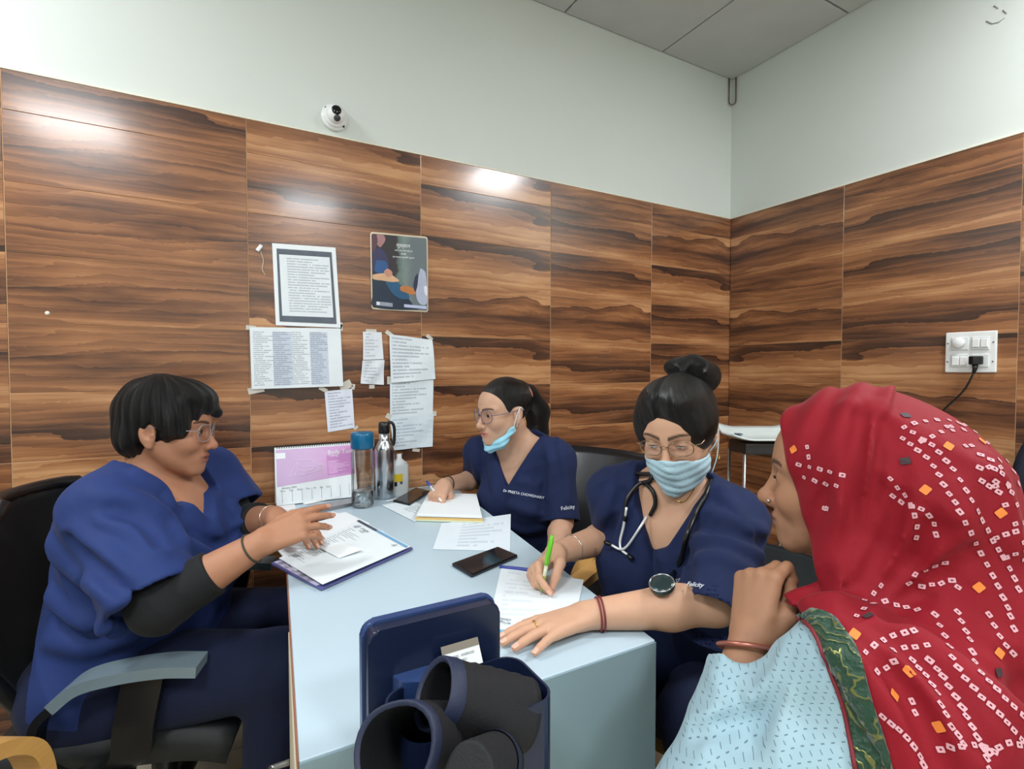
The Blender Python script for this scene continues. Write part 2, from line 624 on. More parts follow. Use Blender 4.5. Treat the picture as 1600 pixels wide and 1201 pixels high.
def sheet_me(name, q, th=.0004, n=7, wave=.0, seed=0, lift=None):
    """sheet over four world corners TL TR BR BL, with thickness, soft waves and UVs"""
    q = [np.asarray(p, float) for p in q]
    nr = np.cross(q[1] - q[0], q[3] - q[0]); nr /= np.linalg.norm(nr)
    if nr @ (C0 - q[0]) < 0:
        nr = -nr
    rs = np.random.RandomState(seed)
    ph = rs.rand(4) * 6
    vs, uvs = [], []
    for side in (1, 0):
        for j in range(n + 1):
            for i in range(n + 1):
                a, b = i / n, j / n
                p = (q[0] * (1 - a) + q[1] * a) * (1 - b) + (q[3] * (1 - a) + q[2] * a) * b
                w = wave * (math.sin(a * 5 + ph[0]) * math.sin(b * 4 + ph[1]) + .5 * math.sin(a * 9 + b * 7 + ph[2]) + 1.5) if wave else 0
                if lift:
                    w += lift(a, b)
                vs.append(p + nr * (w + th * side)); uvs.append((a, 1 - b))
    fs = []
    N = (n + 1) ** 2
    I = lambda i, j, s: s * N + j * (n + 1) + i
    for j in range(n):
        for i in range(n):
            fs.append((I(i, j, 0), I(i, j + 1, 0), I(i + 1, j + 1, 0), I(i + 1, j, 0)))
            fs.append((I(i, j, 1), I(i + 1, j, 1), I(i + 1, j + 1, 1), I(i, j + 1, 1)))
    for k in range(n):
        fs += [(I(k, 0, 0), I(k + 1, 0, 0), I(k + 1, 0, 1), I(k, 0, 1)), (I(k, n, 0), I(k, n, 1), I(k + 1, n, 1), I(k + 1, n, 0)),
               (I(0, k, 0), I(0, k, 1), I(0, k + 1, 1), I(0, k + 1, 0)), (I(n, k, 0), I(n, k + 1, 0), I(n, k + 1, 1), I(n, k, 1))]
    me = me_from(name, vs, fs)
    ul = me.uv_layers.new(name='UVMap')
    for l in me.loops:
        ul.data[l.index].uv = uvs[l.vertex_index]
    return me


def sheet(name, q, m, label=None, cat='paper', parent=None, **kw):
    """own origin at the middle of the sheet"""
    q = [np.asarray(p, float) for p in q]
    c = sum(q) / 4
    off = np.array([0, 0, 0.0]) if parent is None else np.array(wm(parent).translation)
    me = sheet_me(name, q, **kw)
    me.transform(Matrix.Translation(-Vector(c)))
    o = link(name, me, m)
    o.location = Vector(c)
    if parent is not None:
        put(o, parent)
    if label:
        tag(o, label, cat)
    return o


def wallq(pts, y=YA - .0145):
    return [on_y(px, py, y) for px, py in pts]


TAPE = M('frosted_tape', (206, 200, 188), .45, var=.1, vscale=40)


def tapes(parent, items):
    for (px, py, w, h, rot) in items:
        c = on_y(px, py, YA - .0165)
        o = link('tape', box_me('tape', w, .0006, h, 0), TAPE)
        o.location = Vector(c); o.rotation_euler = (0, math.radians(rot), 0)
        put(o, parent)


def notice(name, label, pts, m, y=YA - .0146, tape=(), **kw):
    q = wallq(pts, y)
    c = sum(q) / 4
    e = thing(name, label, 'notice', c)
    sheet('page', q, m, parent=e, **kw)
    tapes(e, tape)
    return e


n1 = notice('framed_notice', 'white bordered typed notice with dark grey bands, highest sheet taped to the wall', [(425, 380), (524, 387), (532, 512), (431, 508)], BLANK,
            th=.003, tape=[(529, 509, .025, .018, 20)])
sheet('grey_band', wallq([(432, 388), (518, 394), (526, 506), (437, 502)], YA - .0182), M('grey_print', (92, 100, 112), .55, var=.25, vscale=30), parent=n1)
sheet('printed_page', wallq([(436, 397), (515, 402), (521, 496), (441, 493)], YA - .0190), ink_mat('typed_list', rows=21, left=.14, right=.97, words=26, fill=.95, ink=(128, 134, 148)), parent=n1)
n2 = notice('list_notice', 'landscape printed list in four columns taped under the bordered notice', [(390, 511), (532, 513), (536, 603), (393, 608)],
            ink_mat('four_columns', rows=27, left=.03, right=.84, top=.93, bottom=.04, cols=4, tint=.8, words=60, fill=.78, ink=(104, 112, 132)),
            y=YA - .0205, wave=.0015, seed=3, tape=[(392, 512, .03, .016, 5), (400, 609, .05, .022, -12), (540, 602, .045, .03, -25), (531, 510, .02, .03, 0)])
n3 = notice('small_note', 'small handwritten note hanging below the four column list', [(507, 611), (550, 607), (554, 668), (512, 675)],
            ink_mat('hand_note', (228, 232, 244), (110, 116, 150), rows=13, left=.1, right=.95, words=22), wave=.0012, seed=5, tape=[(505, 608, .03, .014, 30), (552, 604, .012, .02, 10), (556, 668, .018, .012, -40)])
n4 = notice('receipt_note', 'narrow white receipt slip taped above the crumpled slip', [(567, 518), (596, 519), (599, 561), (567, 562)],
            ink_mat('receipt_print', (226, 230, 236), (150, 154, 164), rows=8, words=14, fill=.6), wave=.0015, seed=6, tape=[(580, 517, .04, .014, 0)])
n5 = notice('crumpled_slip', 'crumpled lower receipt slip hanging under the narrow receipt', [(566, 563), (600, 562), (599, 601), (563, 599)],
            ink_mat('receipt_print_b', (222, 226, 232), (140, 146, 158), rows=7, words=12, fill=.6), wave=.003, seed=8, tape=[(581, 604, .02, .014, 0)])
n6 = notice('handwritten_sheet', 'topmost of three handwritten sheets in a column right of the receipts', [(608, 522), (675, 531), (680, 592), (610, 598)],
            ink_mat('hand_a', (226, 233, 238), (120, 128, 146), rows=12, left=.05, right=.97, words=20, fill=.7), wave=.003, seed=9, y=YA - .019, tape=[(608, 521, .03, .016, 35), (671, 527, .03, .014, 40)])
n7 = notice('handwritten_sheet', 'middle of three handwritten sheets in a column on the wall', [(609, 596), (677, 593), (676, 648), (609, 653)],
            ink_mat('hand_b', (222, 231, 237), (128, 136, 152), rows=11, left=.05, right=.95, words=17, fill=.65), wave=.0015, seed=11, tape=[(608, 594, .015, .03, 0)])
n8 = notice('handwritten_sheet', 'lowest of three handwritten sheets, wrinkled, behind the steel flask', [(609, 653), (677, 647), (675, 697), (614, 703)],
            ink_mat('hand_c', (216, 228, 235), (150, 158, 172), rows=9, left=.05, right=.9, words=14, fill=.6), wave=.003, seed=13, y=YA - .019, tape=[(607, 650, .02, .02, 30), (679, 646, .016, .02, 0), (650, 703, .03, .012, 10)])
for n_ in (n6, n7, n8):
    n_['group'] = 'handwritten sheets on the wall'

# ---- poster: printed photograph with a title, in a thin rounded metal edge
pq = wallq([(578, 362), (668, 370), (669, 488), (580, 483)], YA - .0165)
po_c = sum(pq) / 4
poster = thing('health_poster', 'glossy printed poster of a pregnant woman seated with a doctor', 'poster', po_c)
ux = pq[1] - pq[0]; uz = pq[3] - pq[0]
PW, PH = float(np.linalg.norm(ux)), float(np.linalg.norm(uz))


def pp(u, v, off):          # poster u right, v down (0..1)
    a = (pq[0] * (1 - u) + pq[1] * u) * (1 - v) + (pq[3] * (1 - u) + pq[2] * u) * v
    return a + np.array([0, -off, 0])


def rounded_uv(m, r=.045, n=5):
    asp = PW / PH
    out = []
    for cx, cy, a0 in ((1 - m - r, m + r * asp, -90), (1 - m - r, 1 - m - r * asp, 0), (m + r, 1 - m - r * asp, 90), (m + r, m + r * asp, 180)):
        for i in range(n + 1):
            a = math.radians(a0 + 90 * i / n)
            out.append((cx + r * math.cos(a), cy + r * asp * math.sin(a)))
    return out


def poster_piece(name, uvpoly, m, off, thick=.0006):
    a = [pp(u, v, off) for u, v in uvpoly]; b = [pp(u, v, off - thick) for u, v in uvpoly]
    n = len(a)
    fs = [tuple(range(n)), tuple(range(2 * n - 1, n - 1, -1))] + [(i, n + i, n + (i + 1) % n, (i + 1) % n) for i in range(n)]
    bm = bmesh.new(); bm.from_mesh(me_from(name, [p - po_c for p in a + b], fs))
    return link(name, bm_me(name, bm), m, poster)


def smooth_poly(pts, n=6):
    return [tuple(p) for p in spline([np.array(p) for p in pts + pts[:1]], n)[:-1]]


poster_piece('metal_edge', rounded_uv(0), M('champagne_metal', (196, 182, 160), .3, .7), .002, .002)


def poster_bg():
    t = NT('poster_background')
    g = t.coord('Object')
    s = t.n('SeparateXYZ', {0: g}).outputs
    f = t.math('MULTIPLY_ADD', s[0], 9.0, .55)
    f = t.math('ADD', f, t.math('MULTIPLY_ADD', t.noise(g, 22, 2), .5, -.25))
    c = t.ramp(f, [(.0, srgb(46, 40, 46)), (.42, srgb(52, 46, 48)), (.5, srgb(96, 110, 106)), (.72, srgb(120, 136, 132)), (1, srgb(104, 114, 118))])
    t.set(Base_Color=c, Roughness=.25)
    return t.m


poster_piece('printed_background', rounded_uv(.022, .03), poster_bg(), .0026, .0006)
ART = [
    ('printed_shape', [(.02, .62), (.2, .60), (.42, .68), (.58, .78), (.74, .93), (.78, .975), (.06, .975), (.03, .8)], (22, 40, 62)),
    ('printed_shape', [(.24, .63), (.42, .62), (.56, .70), (.66, .82), (.5, .84), (.34, .76)], (30, 84, 122)),
    ('printed_shape', [(.03, .24), (.16, .2), (.28, .3), (.3, .45), (.24, .56), (.05, .52), (.03, .38)], (46, 42, 84)),
    ('printed_shape', [(.10, .36), (.25, .37), (.29, .46), (.22, .53), (.07, .50)], (34, 82, 136)),
    ('printed_shape', [(.09, .03), (.22, .03), (.25, .09), (.21, .15), (.16, .19), (.10, .14)], (166, 120, 122)),
    ('printed_shape', [(.03, .03), (.10, .03), (.12, .12), (.08, .22), (.03, .25)], (84, 48, 58)),
    ('printed_shape', [(.03, .55), (.16, .53), (.3, .52), (.42, .57), (.48, .61), (.36, .63), (.2, .62), (.04, .61)], (214, 170, 132)),
    ('printed_shape', [(.22, .5), (.28, .46), (.36, .5), (.34, .56), (.26, .56)], (196, 140, 118)),
    ('printed_shape', [(.5, .68), (.58, .665), (.72, .69), (.8, .74), (.72, .78), (.58, .755), (.5, .73)], (186, 118, 62)),
    ('printed_shape', [(.86, .42), (.95, .48), (.975, .7), (.97, .88), (.86, .9), (.78, .8), (.8, .6)], (176, 182, 204)),
    ('printed_shape', [(.92, .66), (.975, .66), (.975, .78), (.93, .74)], (226, 230, 244)),
    ('printed_shape', [(.76, .54), (.82, .5), (.8, .66), (.76, .74), (.73, .66)], (38, 46, 72)),
    ('printed_label', [(.08, .895), (.36, .905), (.36, .955), (.08, .945)], (150, 156, 170)),
    ('printed_label', [(.09, .90), (.14, .90), (.14, .94), (.09, .94)], (240, 242, 246)),
    ('printed_label', [(.56, .91), (.965, .92), (.965, .958), (.56, .95)], (188, 196, 226)),
]
for k, (nm, poly, colr) in enumerate(ART):
    sp = smooth_poly(poly, 5) if nm == 'printed_shape' else poly
    poster_piece(nm, sp, M('poster_ink_%d' % k, colr, .3, var=.15, vscale=30), .0032 + k * .00008, .0005)
for (s_, u, v, sz) in (('मुस्कान', .56, .150, .019), ('अपने आने वाले शिशु को', .56, .215, .0082), ('दीजिए', .56, .258, .009), ('एक स्वस्थ सुरक्षित शुरुआत', .56, .300, .0082)):
    o = link('poster_lettering', text_me('poster_lettering', s_, sz, 'CENTER'), M('poster_white', (240, 240, 240), .4))
    basis(o, ux, -uz, pp(u, v, .0052))
    put(o, poster)

# small white hook with a thread, and nail holes
hk = thing('wall_hook', 'tiny white plastic hook with a dangling thread left of the notices', 'hook', on_y(405, 388, YA - .014))
link('hook_body', box_me('hook_body', .012, .010, .026, .002, 1, c=(0, -.005, 0)), WP, hk).rotation_euler = (0, .6, 0)
link('thread', tube_me('thread', spline([(.004, -.004, -.01), (.012, -.004, -.04), (.008, -.004, -.07), (.018, -.004, -.09)]), .0009, 5), SEAL, hk)
nh = on_y(74, 489, YA - .014)
o = link('wall_plug', lathe_me('wall_plug', [(0, .002), (.004, .002), (.006, 0), (.006, -.004)], 12), SEAL); o.location = Vector(nh); o.rotation_euler = (math.pi / 2, 0, 0)
tag(o, 'tiny cream wall plug in a screw hole on the far left tiles', 'wall plug')

# ================================================================== desk
ZD = .75
DQ = [(.070, .655), (.645, .655), (.800, 1.972), (.170, 1.972)]      # FL FR BR BL
LAM = M('desk_laminate', (182, 202, 214), .32, var=.025, vscale=4)
LAM_SHADED = M('desk_laminate_shaded_grey', (128, 150, 158), .4, var=.03, vscale=4)  # grey laminate with the shade of the upright desk faces in its colour
BAND = M('brown_edge_band', (150, 96, 76), .5)
desk = thing('office_desk', 'white topped office desk with shade-greyed front panel and brown edge band', 'desk', (.42, 1.3, 0))


def dk(name, me, m, parent=None):
    o = link(name, me, m)
    return put(o, parent or desk)


dk('desk_top', prism_me('desk_top', DQ, ZD - .022, ZD, .0012, 1), LAM)


def lerp2(a, b, t):
    return (a[0] + (b[0] - a[0]) * t, a[1] + (b[1] - a[1]) * t)


def inset(p, dx, dy):
    return (p[0] + dx, p[1] + dy)


FL, FR, BR, BL = DQ
dk('edge_band', prism_me('edge_band', [inset(FL, -.0022, 0), inset(FL, -.0002, 0), inset(BL, -.0002, 0), inset(BL, -.0022, 0)], ZD - .022, ZD - .0003), BAND)
dk('front_panel', prism_me('front_panel', [inset(FL, .0, -.0025), inset(FR, .0, -.0025), inset(FR, .0, -.0004), inset(FL, .0, -.0004)], .0, ZD - .003), LAM_SHADED)
dk('side_panel', prism_me('side_panel', [inset(lerp2(FR, BR, .015), -.02, 0), inset(lerp2(FR, BR, .015), -.002, 0), inset(lerp2(FR, BR, .985), -.002, 0), inset(lerp2(FR, BR, .985), -.02, 0)], .625, ZD - .0225), LAM_SHADED)
dk('leg_panel', prism_me('leg_panel', [inset(BL, .01, -.03), inset(BR, -.03, -.03), inset(BR, -.03, -.012), inset(BL, .01, -.012)], .0, ZD - .0225), LAM_SHADED)
pf, pb = lerp2(FL, BL, .016), lerp2(FL, BL, .30)
dk('pedestal', prism_me('pedestal', [inset(pf, .022, 0), inset(pf, .40, 0), inset(pb, .40, 0), inset(pb, .022, 0)], .05, ZD - .0225), LAM_SHADED)
for k in range(3):
    z1 = ZD - .026 - k * .222
    d_ = dk('drawer', prism_me('drawer', [inset(pf, -.004, .003), inset(pf, .0215, .003), inset(pb, .0215, -.003), inset(pb, -.004, -.003)], z1 - .216, z1, .001, 1), M('drawer_beige', (206, 196, 172), .45))
    mid = lerp2(pf, pb, .33)
    hy0, hy1 = mid[1] - .05, mid[1] + .05
    hz = z1 - .11
    hx = mid[0] - .004
    hp = spline([(hx, hy0, hz), (hx - .022, hy0, hz), (hx - .028, hy0 + .008, hz), (hx - .028, hy1 - .008, hz), (hx - .022, hy1, hz), (hx, hy1, hz)], 4)
    h_ = link('handle', tube_me('handle', hp, .0045, 8), M('steel'))
    put(h_, d_)


def dq(pts, z):
    return [on_z(px, py, z) for px, py in pts]


def slab(name, label, cat, pts, z, th_, m, bev=.002, parts=None):
    """flat thing lying on the desk over four traced corners"""
    q = dq(pts, z + th_)
    c = sum(q) / 4
    e = thing(name, label, cat, (c[0], c[1], z))
    o = link(parts or 'body', prism_me('body', [(p[0] - c[0], p[1] - c[1]) for p in q], 0, th_, bev), m, e)
    return e, q, c


# ---- folder with sheets under the left doctor's hands
PURPLE = M('folder_purple', (92, 92, 150), .4, var=.2, vscale=20)
sheet('patient_folder', dq([(424, 882), (562, 816), (645, 858), (502, 922)], ZD + .003), PURPLE, 'purple edged patient folder under papers at the desk corner', 'folder', th=.004)
LH = ink_mat('letter_page', (230, 238, 242), (120, 130, 140), rows=26, left=.06, right=.55, words=22, fill=.5, top=.80)
fo = thing('letterhead_sheet', 'top letterhead sheet with dark and blue stripe on the purple folder', 'paper', sum(dq([(452, 893), (563, 812), (640, 853), (505, 915)], ZD + .012)) / 4)
lq = dq([(563, 812), (641, 854), (504, 916), (436, 872)], ZD + .0125)
sheet('page', lq, LH, parent=fo, th=.0008, lift=lambda a, b: .004 * (a * b))
lp = lambda a, b, h=.0022: (lq[0] * (1 - a) + lq[1] * a) * (1 - b) + (lq[3] * (1 - a) + lq[2] * a) * b + np.array([0, 0, h + .004 * a * b])
sheet('dark_stripe', [lp(.0, .02), lp(.42, .02), lp(.42, .055), lp(.0, .055)], M('stripe_navy', (62, 72, 92), .5), parent=fo, th=.0003, n=2)
sheet('blue_stripe', [lp(.43, .02), lp(.99, .02), lp(.99, .055), lp(.43, .055)], M('stripe_blue', (110, 168, 208), .5), parent=fo, th=.0003, n=2)
for (s_, a_, b_, sz) in (('@', .10, .13, .022), ('arogya', .22, .12, .017), ('hospital', .24, .17, .010), ('ॐ', .83, .12, .018)):
    o = link('letterhead_print', text_me('letterhead_print', s_, sz), M('print_grey', (88, 96, 110), .6))
    basis(o, lp(1, 0) - lp(0, 0), lp(0, 0) - lp(0, 1), lp(a_, b_, .0028))
    put(o, fo)
mid = sheet('loose_sheet', dq([(470, 812), (540, 800), (578, 818), (520, 830)], ZD + .008), BLANK, 'blank white sheet lying above the letterhead on the desk', th=.0006)
stk = sheet('paper_stack', dq([(432, 858), (520, 800), (600, 832), (462, 893)], ZD + .0085), BLANK, 'short stack of white forms between folder and letterhead', 'paper', th=.003)
sheet('folded_slip', dq([(500, 856), (528, 850), (566, 862), (530, 872)], ZD + .0165), BLANK, 'folded slip lying on the letterhead sheet', th=.0006, lift=lambda a, b: .006 * a)
bs = thing('leaflet', 'pale leaflet with grey print sticking out of the purple folder', 'paper', sum(dq([(440, 880), (470, 880), (500, 912), (480, 905)], ZD + .008)) / 4)
sheet('page', dq([(428, 878), (470, 868), (515, 908), (494, 915)], ZD + .0075), ink_mat('leaflet_print', (196, 188, 210), (70, 70, 90), rows=5, words=10, fill=.8, left=.02, right=.6), parent=bs, th=.0008)

# ---- desk calendar
ca, cb = on_z(432, 792, ZD), on_z(559, 777, ZD)
ca, cb = np.array([ca[0], ca[1], ZD]), np.array([cb[0], cb[1], ZD])
cdir = (cb - ca) / np.linalg.norm(cb - ca)
cw = float(np.linalg.norm(cb - ca))
cnr = np.array([cdir[1], -cdir[0], 0])
CH = .195
tilt = .055
cal = thing('desk_calendar', 'spiral bound pink and white desk calendar standing by the wall', 'calendar', (ca + cb) / 2)
ct = np.array([0, 0, CH]) - cnr * tilt


def cp(u, v, off=0.0):          # u along, v up (0..1)
    n = np.cross(cdir, ct); n /= np.linalg.norm(n)
    return ca + cdir * cw * u + ct * v + n * off


sheet('page', [cp(0, 1), cp(1, 1), cp(1, .02), cp(0, .02)], BLANK, parent=cal, th=.0018, n=3)
sheet('back_board', [cp(0, 1) - cnr * .002, cp(1, 1) - cnr * .002, cp(1, 0) - cnr * .055, cp(0, 0) - cnr * .055], BLANK, parent=cal, th=.0015, n=2)
tp = NT('calendar_pink')
g = tp.n('UVMap').outputs[0]
s = tp.n('SeparateXYZ', {0: g}).outputs
tp.set(Base_Color=tp.ramp(tp.math('ADD', tp.math('MULTIPLY', s[0], .7), tp.math('MULTIPLY', tp.noise(g, 3, 2), .4)), [(.1, srgb(196, 168, 206)), (.5, srgb(208, 172, 212)), (.9, srgb(206, 140, 196))]), Roughness=.35)
sheet('pink_panel', [cp(.015, .955, .0022), cp(.985, .955, .0022), cp(.985, .43, .0022), cp(.015, .33, .0022)], tp.m, parent=cal, th=.0004, n=2)
sheet('pink_block', [cp(.63, .80, .0028), cp(.97, .80, .0028), cp(.97, .47, .0028), cp(.63, .44, .0028)], ink_mat('pink_text', (204, 142, 200), (244, 226, 244), rows=9, left=.04, right=.9, top=.7, words=14, fill=.7), parent=cal, th=.0003, n=2)
PINKW = M('pale_line', (226, 206, 230), .5)
for k, ln in enumerate([[(.18, .48), (.26, .52), (.28, .72), (.22, .55), (.16, .46)], [(.24, .76), (.34, .74), (.46, .74), (.52, .66), (.6, .62)], [(.28, .70), (.36, .62), (.48, .62), (.46, .56), (.3, .56)], [(.24, .5), (.34, .49), (.5, .53), (.56, .55)]]):
    put(link('line_drawing', tube_me('line_drawing', spline([cp(a - .02, b, .0027) for a, b in ln], 6), .0011, 5), PINKW), cal)
put(link('line_drawing', tube_me('line_drawing', [cp(.555 + .032 * math.cos(a), .60 + .055 * math.sin(a), .0027) for a in np.linspace(0, 6.28, 18)], .0011, 5), PINKW), cal)
lb = sheet('white_badge', [cp(.015, .90, .0029), cp(.125, .90, .0029), cp(.125, .80, .0029), cp(.015, .80, .0029)], BLANK, parent=cal, th=.0003, n=2)
for (s_, u, v, sz, mm) in (('Body Tonal', .645, .85, .021, BLANK), ('Toning', .65, .79, .012, BLANK), ('January 2024', .07, .30, .009, M('print_grey')), ('Mon     Tue     Wed     Thu     Fri     Sat     Sun', .05, .25, .0085, M('print_grey'))):
    o = link('calendar_print', text_me('calendar_print', s_, sz), mm)
    basis(o, cdir, ct, cp(u, v, .0034)); put(o, cal)
for k in range(8):
    u = .07 + k * .118
    put(link('column_line', tube_me('column_line', [cp(u, .26, .0022), cp(u, .06, .0022)], .0007, 4), M('print_pale', (170, 182, 190), .6)), cal)
for k in range(34):
    u = .03 + k * .0285
    c_ = cp(u, 1.0, .002)
    put(link('spiral_ring', tube_me('spiral_ring', [c_ + np.array([0, 0, .006 * math.sin(a)]) - cnr * (.004 - .007 * math.cos(a)) for a in np.linspace(0, 6.28, 9)][:-1], .0012, 5, True), M('black_plastic')), cal)

# ---- bottles
bp = on_z(567, 791, ZD)
gb = thing('glass_bottle', 'clear glass water bottle with a teal blue lid by the calendar', 'bottle', bp)
link('bottle_wall', lathe_me('bottle_wall', [(.0, .003), (.034, .003), (.0375, .008), (.0375, .185), (.034, .195), (.034, .205)], 32), glass_mat('clear_glass'), gb)
link('water', lathe_me('water', [(0, .006), (.034, .006), (.0352, .010), (.0352, .055), (0, .055)], 28), glass_mat('clear_water', alpha=.5, tcol=(.86, .92, .95)), gb)
link('lid', lathe_me('lid', [(0, .255), (.033, .255), (.037, .251), (.0385, .245), (.0385, .203), (.036, .200), (0, .200)], 32), M('teal_plastic', (10, 96, 136), .3), gb)
fp = on_z(601, 777, ZD)
fl = thing('steel_flask', 'tall brushed steel flask with a black loop cap', 'flask', fp)
STL = M('flask_steel', (190, 192, 196), .22, 1.0, var=.04)
link('flask_body', lathe_me('flask_body', [(0, 0), (.033, 0), (.036, .004), (.036, .175), (.034, .186), (.022, .205), (.019, .212), (.019, .238), (0, .238)], 36), STL, fl)
link('cap', lathe_me('cap', [(0, .276), (.016, .276), (.020, .272), (.0205, .238), (0, .238)], 28), BLK, fl)
link('cap_loop', tube_me('cap_loop', spline([(.012, .0, .274), (.028, -.004, .272), (.036, -.006, .25), (.034, -.006, .20), (.026, -.004, .185)], 6), .0055, 8), BLK, fl)
spp = on_z(624, 772, ZD)
sb_ = thing('sanitizer_bottle', 'translucent white plastic bottle with a yellow and black label', 'bottle', spp)
MILK = M('milky_plastic', (214, 220, 222), .4)
link('bottle_body', prism_me('bottle_body', rrect(.066, .036, .010), 0, .112, .003), MILK, sb_)
link('bottle_shoulder', lathe_me('bottle_shoulder', [(.036, .110), (.034, .118), (.014, .132), (.011, .136), (.011, .152), (.0, .152)], 24, axis_scale=(.9, .5)), MILK, sb_)
link('yellow_label', box_me('yellow_label', .036, .001, .028, 0, c=(-.012, -.0186, .066)), M('label_yellow', (226, 196, 40), .5), sb_)
link('black_mark', box_me('black_mark', .012, .001, .016, 0, c=(-.022, -.0190, .044)), BLK, sb_)
link('barcode', box_me('barcode', .010, .001, .010, 0, c=(.000, -.0190, .047)), M('print_grey'), sb_)
sb_.rotation_euler = (0, 0, .1)
o = on_z(582, 784, ZD)
tn = thing('small_tin', 'short steel and black cylinder behind the glass bottle', 'tin', (o[0], o[1] + .02, ZD))
link('tin_body', lathe_me('tin_body', [(0, 0), (.013, 0), (.014, .003), (.014, .04), (0, .04)], 20), STL, tn)
link('tin_cap', lathe_me('tin_cap', [(0, .052), (.012, .052), (.0145, .048), (.0145, .039), (0, .039)], 20), BLK, tn)

# ---- box, thermometer, phones, pens
e, q, c = slab('pen_case', 'long grey metal pen case in front of the calendar', 'case', [(468, 793), (556, 776), (562, 783), (474, 801)], ZD, .012, M('case_metal', (150, 150, 152), .3, .8))
qa, qb = on_z(474, 787, ZD + .016), on_z(532, 776, ZD + .016)
tm = thing('thermometer', 'white digital thermometer lying on the grey pen case', 'thermometer', (qa + qb) / 2)
ax = (qb - qa)
tmp = [qa + ax * t for t in np.linspace(0, 1, 16)]
put(link('thermometer_body', tube_me('thermometer_body', tmp, [.004, .009, .011, .0118, .0115, .010, .008, .006, .005, .0045, .0042, .004, .0038, .0035, .003, .002], 12, flat=((0, 0, 1), .55)), WP), tm)
box_ = thing('white_box', 'small white carton next to the pen case by the calendar', 'box', on_z(447, 800, ZD))
link('carton', box_me('carton', .058, .05, .018, .002, 1, c=(0, 0, .009)), WP, box_)
PHB = M('phone_black', (22, 24, 28), .15, var=.05)
PHG = M('phone_glass', (30, 30, 34), .08)
for (lab, pts, zz) in (('black phone lying under the left doctor near the calendar', [(446, 817), (512, 801), (519, 808), (454, 825)], ZD + .004),
                       ('black phone lying beside the writing doctor next to the bottles', [(614, 781), (650, 761), (672, 766), (640, 787)], ZD),
                       ('dark phone in the middle of the desk before the loose printed sheet', [(706, 879), (778, 853), (809, 866), (737, 897)], ZD)):
    e, q, c = slab('mobile_phone', lab, 'phone', pts, zz, .009, PHB, .003)
    qq = [c + (p - c) * .93 for p in q]
    link('screen', prism_me('screen', [(p[0] - c[0], p[1] - c[1]) for p in qq], .0090, .0094), PHG, e)
    e['group'] = 'phones on the desk'
a_, b_ = on_z(781, 885, ZD + .004), on_z(838, 891, ZD + .004)
pn = thing('ball_pen', 'blue ball pen lying beside the dark phone on the desk', 'pen', (a_ + b_) / 2)
put(link('pen_barrel', tube_me('pen_barrel', [a_, a_ * .7 + b_ * .3, a_ * .3 + b_ * .7, b_], [.0035, .004, .004, .0035], 10), M('pen_blue', (58, 70, 150), .3)), pn)
put(link('pen_tip', tube_me('pen_tip', [b_, b_ + (b_ - a_) * .12], [.0032, .0008], 8), STL), pn)

sheet('clinic_sheet', dq([(640, 781), (684, 797), (648, 815), (596, 789)], ZD + .0015), ink_mat('clinic_print', (226, 236, 242), (90, 96, 110), rows=9, left=.4, right=.9, top=.8, bottom=.3, words=16), 'printed sheet sticking out left of the notepad', th=.0008)
sheet('loose_sheet', dq([(690, 818), (798, 803), (797, 861), (676, 858)], ZD + .001), ink_mat('loose_print', (222, 232, 240), (176, 186, 200), rows=9, left=.3, right=.95, words=12, fill=.7), 'loose printed sheet between the notepad and the dark phone', th=.0006)
nq = dq([(669, 769), (745, 771), (754, 806), (650, 803)], ZD + .022)
nc = sum(nq) / 4
npd = thing('notepad', 'thick notepad with yellow edge that the middle doctor writes on', 'notepad', (nc[0], nc[1], ZD))
npoly = [(p[0] - nc[0], p[1] - nc[1]) for p in nq]
link('cover', prism_me('cover', [(x * 1.03, y * 1.03) for x, y in npoly], .001, .006, .001, 1), M('pale_green_card', (206, 214, 186), .6), npd)
link('yellow_pages', prism_me('yellow_pages', npoly, .006, .012, 0), M('yellow_paper', (226, 190, 120), .6), npd)
link('pages', prism_me('pages', [(x * .985, y * .985) for x, y in npoly], .014, .022, .0008, 1), BLANK, npd)
link('shadow_gap', prism_me('shadow_gap', [(x * .95, y * .95) for x, y in npoly], .012, .014), M('print_grey'), npd)

pq3 = dq([(783, 887), (912, 906), (893, 990), (757, 1000)], ZD + .001)
rx = thing('prescription_sheet', 'white prescription sheet under the masked doctor\'s pen', 'paper', sum(pq3) / 4)
sheet('page', pq3, ink_mat('rx_print', (228, 236, 242), (196, 206, 216), rows=14, words=12, fill=.4), parent=rx, th=.0008)
rp = lambda a, b, h=.002: (pq3[0] * (1 - a) + pq3[1] * a) * (1 - b) + (pq3[3] * (1 - a) + pq3[2] * a) * b + np.array([0, 0, h])
sheet('blue_stripe', [rp(.0, .90), rp(.45, .92), rp(.45, .945), rp(.0, .925)], M('stripe_cyan', (110, 180, 214), .5), parent=rx, th=.0003, n=2)
for (s_, a_, b_) in (('arogya', .26, .84), ('clinic', .26, .80)):
    o = link('letterhead_print', text_me('letterhead_print', s_, .012), M('print_grey'))
    basis(o, rp(0, 0) - rp(1, 0), rp(0, 1) - rp(0, 0), rp(a_, b_, .0026)); put(o, rx)
# thin white charging cable by the wall
cpt = [on_z(px, py, ZD + .004) for px, py in ((604, 783), (622, 778), (640, 768), (655, 762), (690, 757), (720, 760))]
tag(link('charging_cable', tube_me('charging_cable', spline(cpt, 5), .0022, 6), WP), 'thin white charging cable running along the wall end of the desk', 'cable')

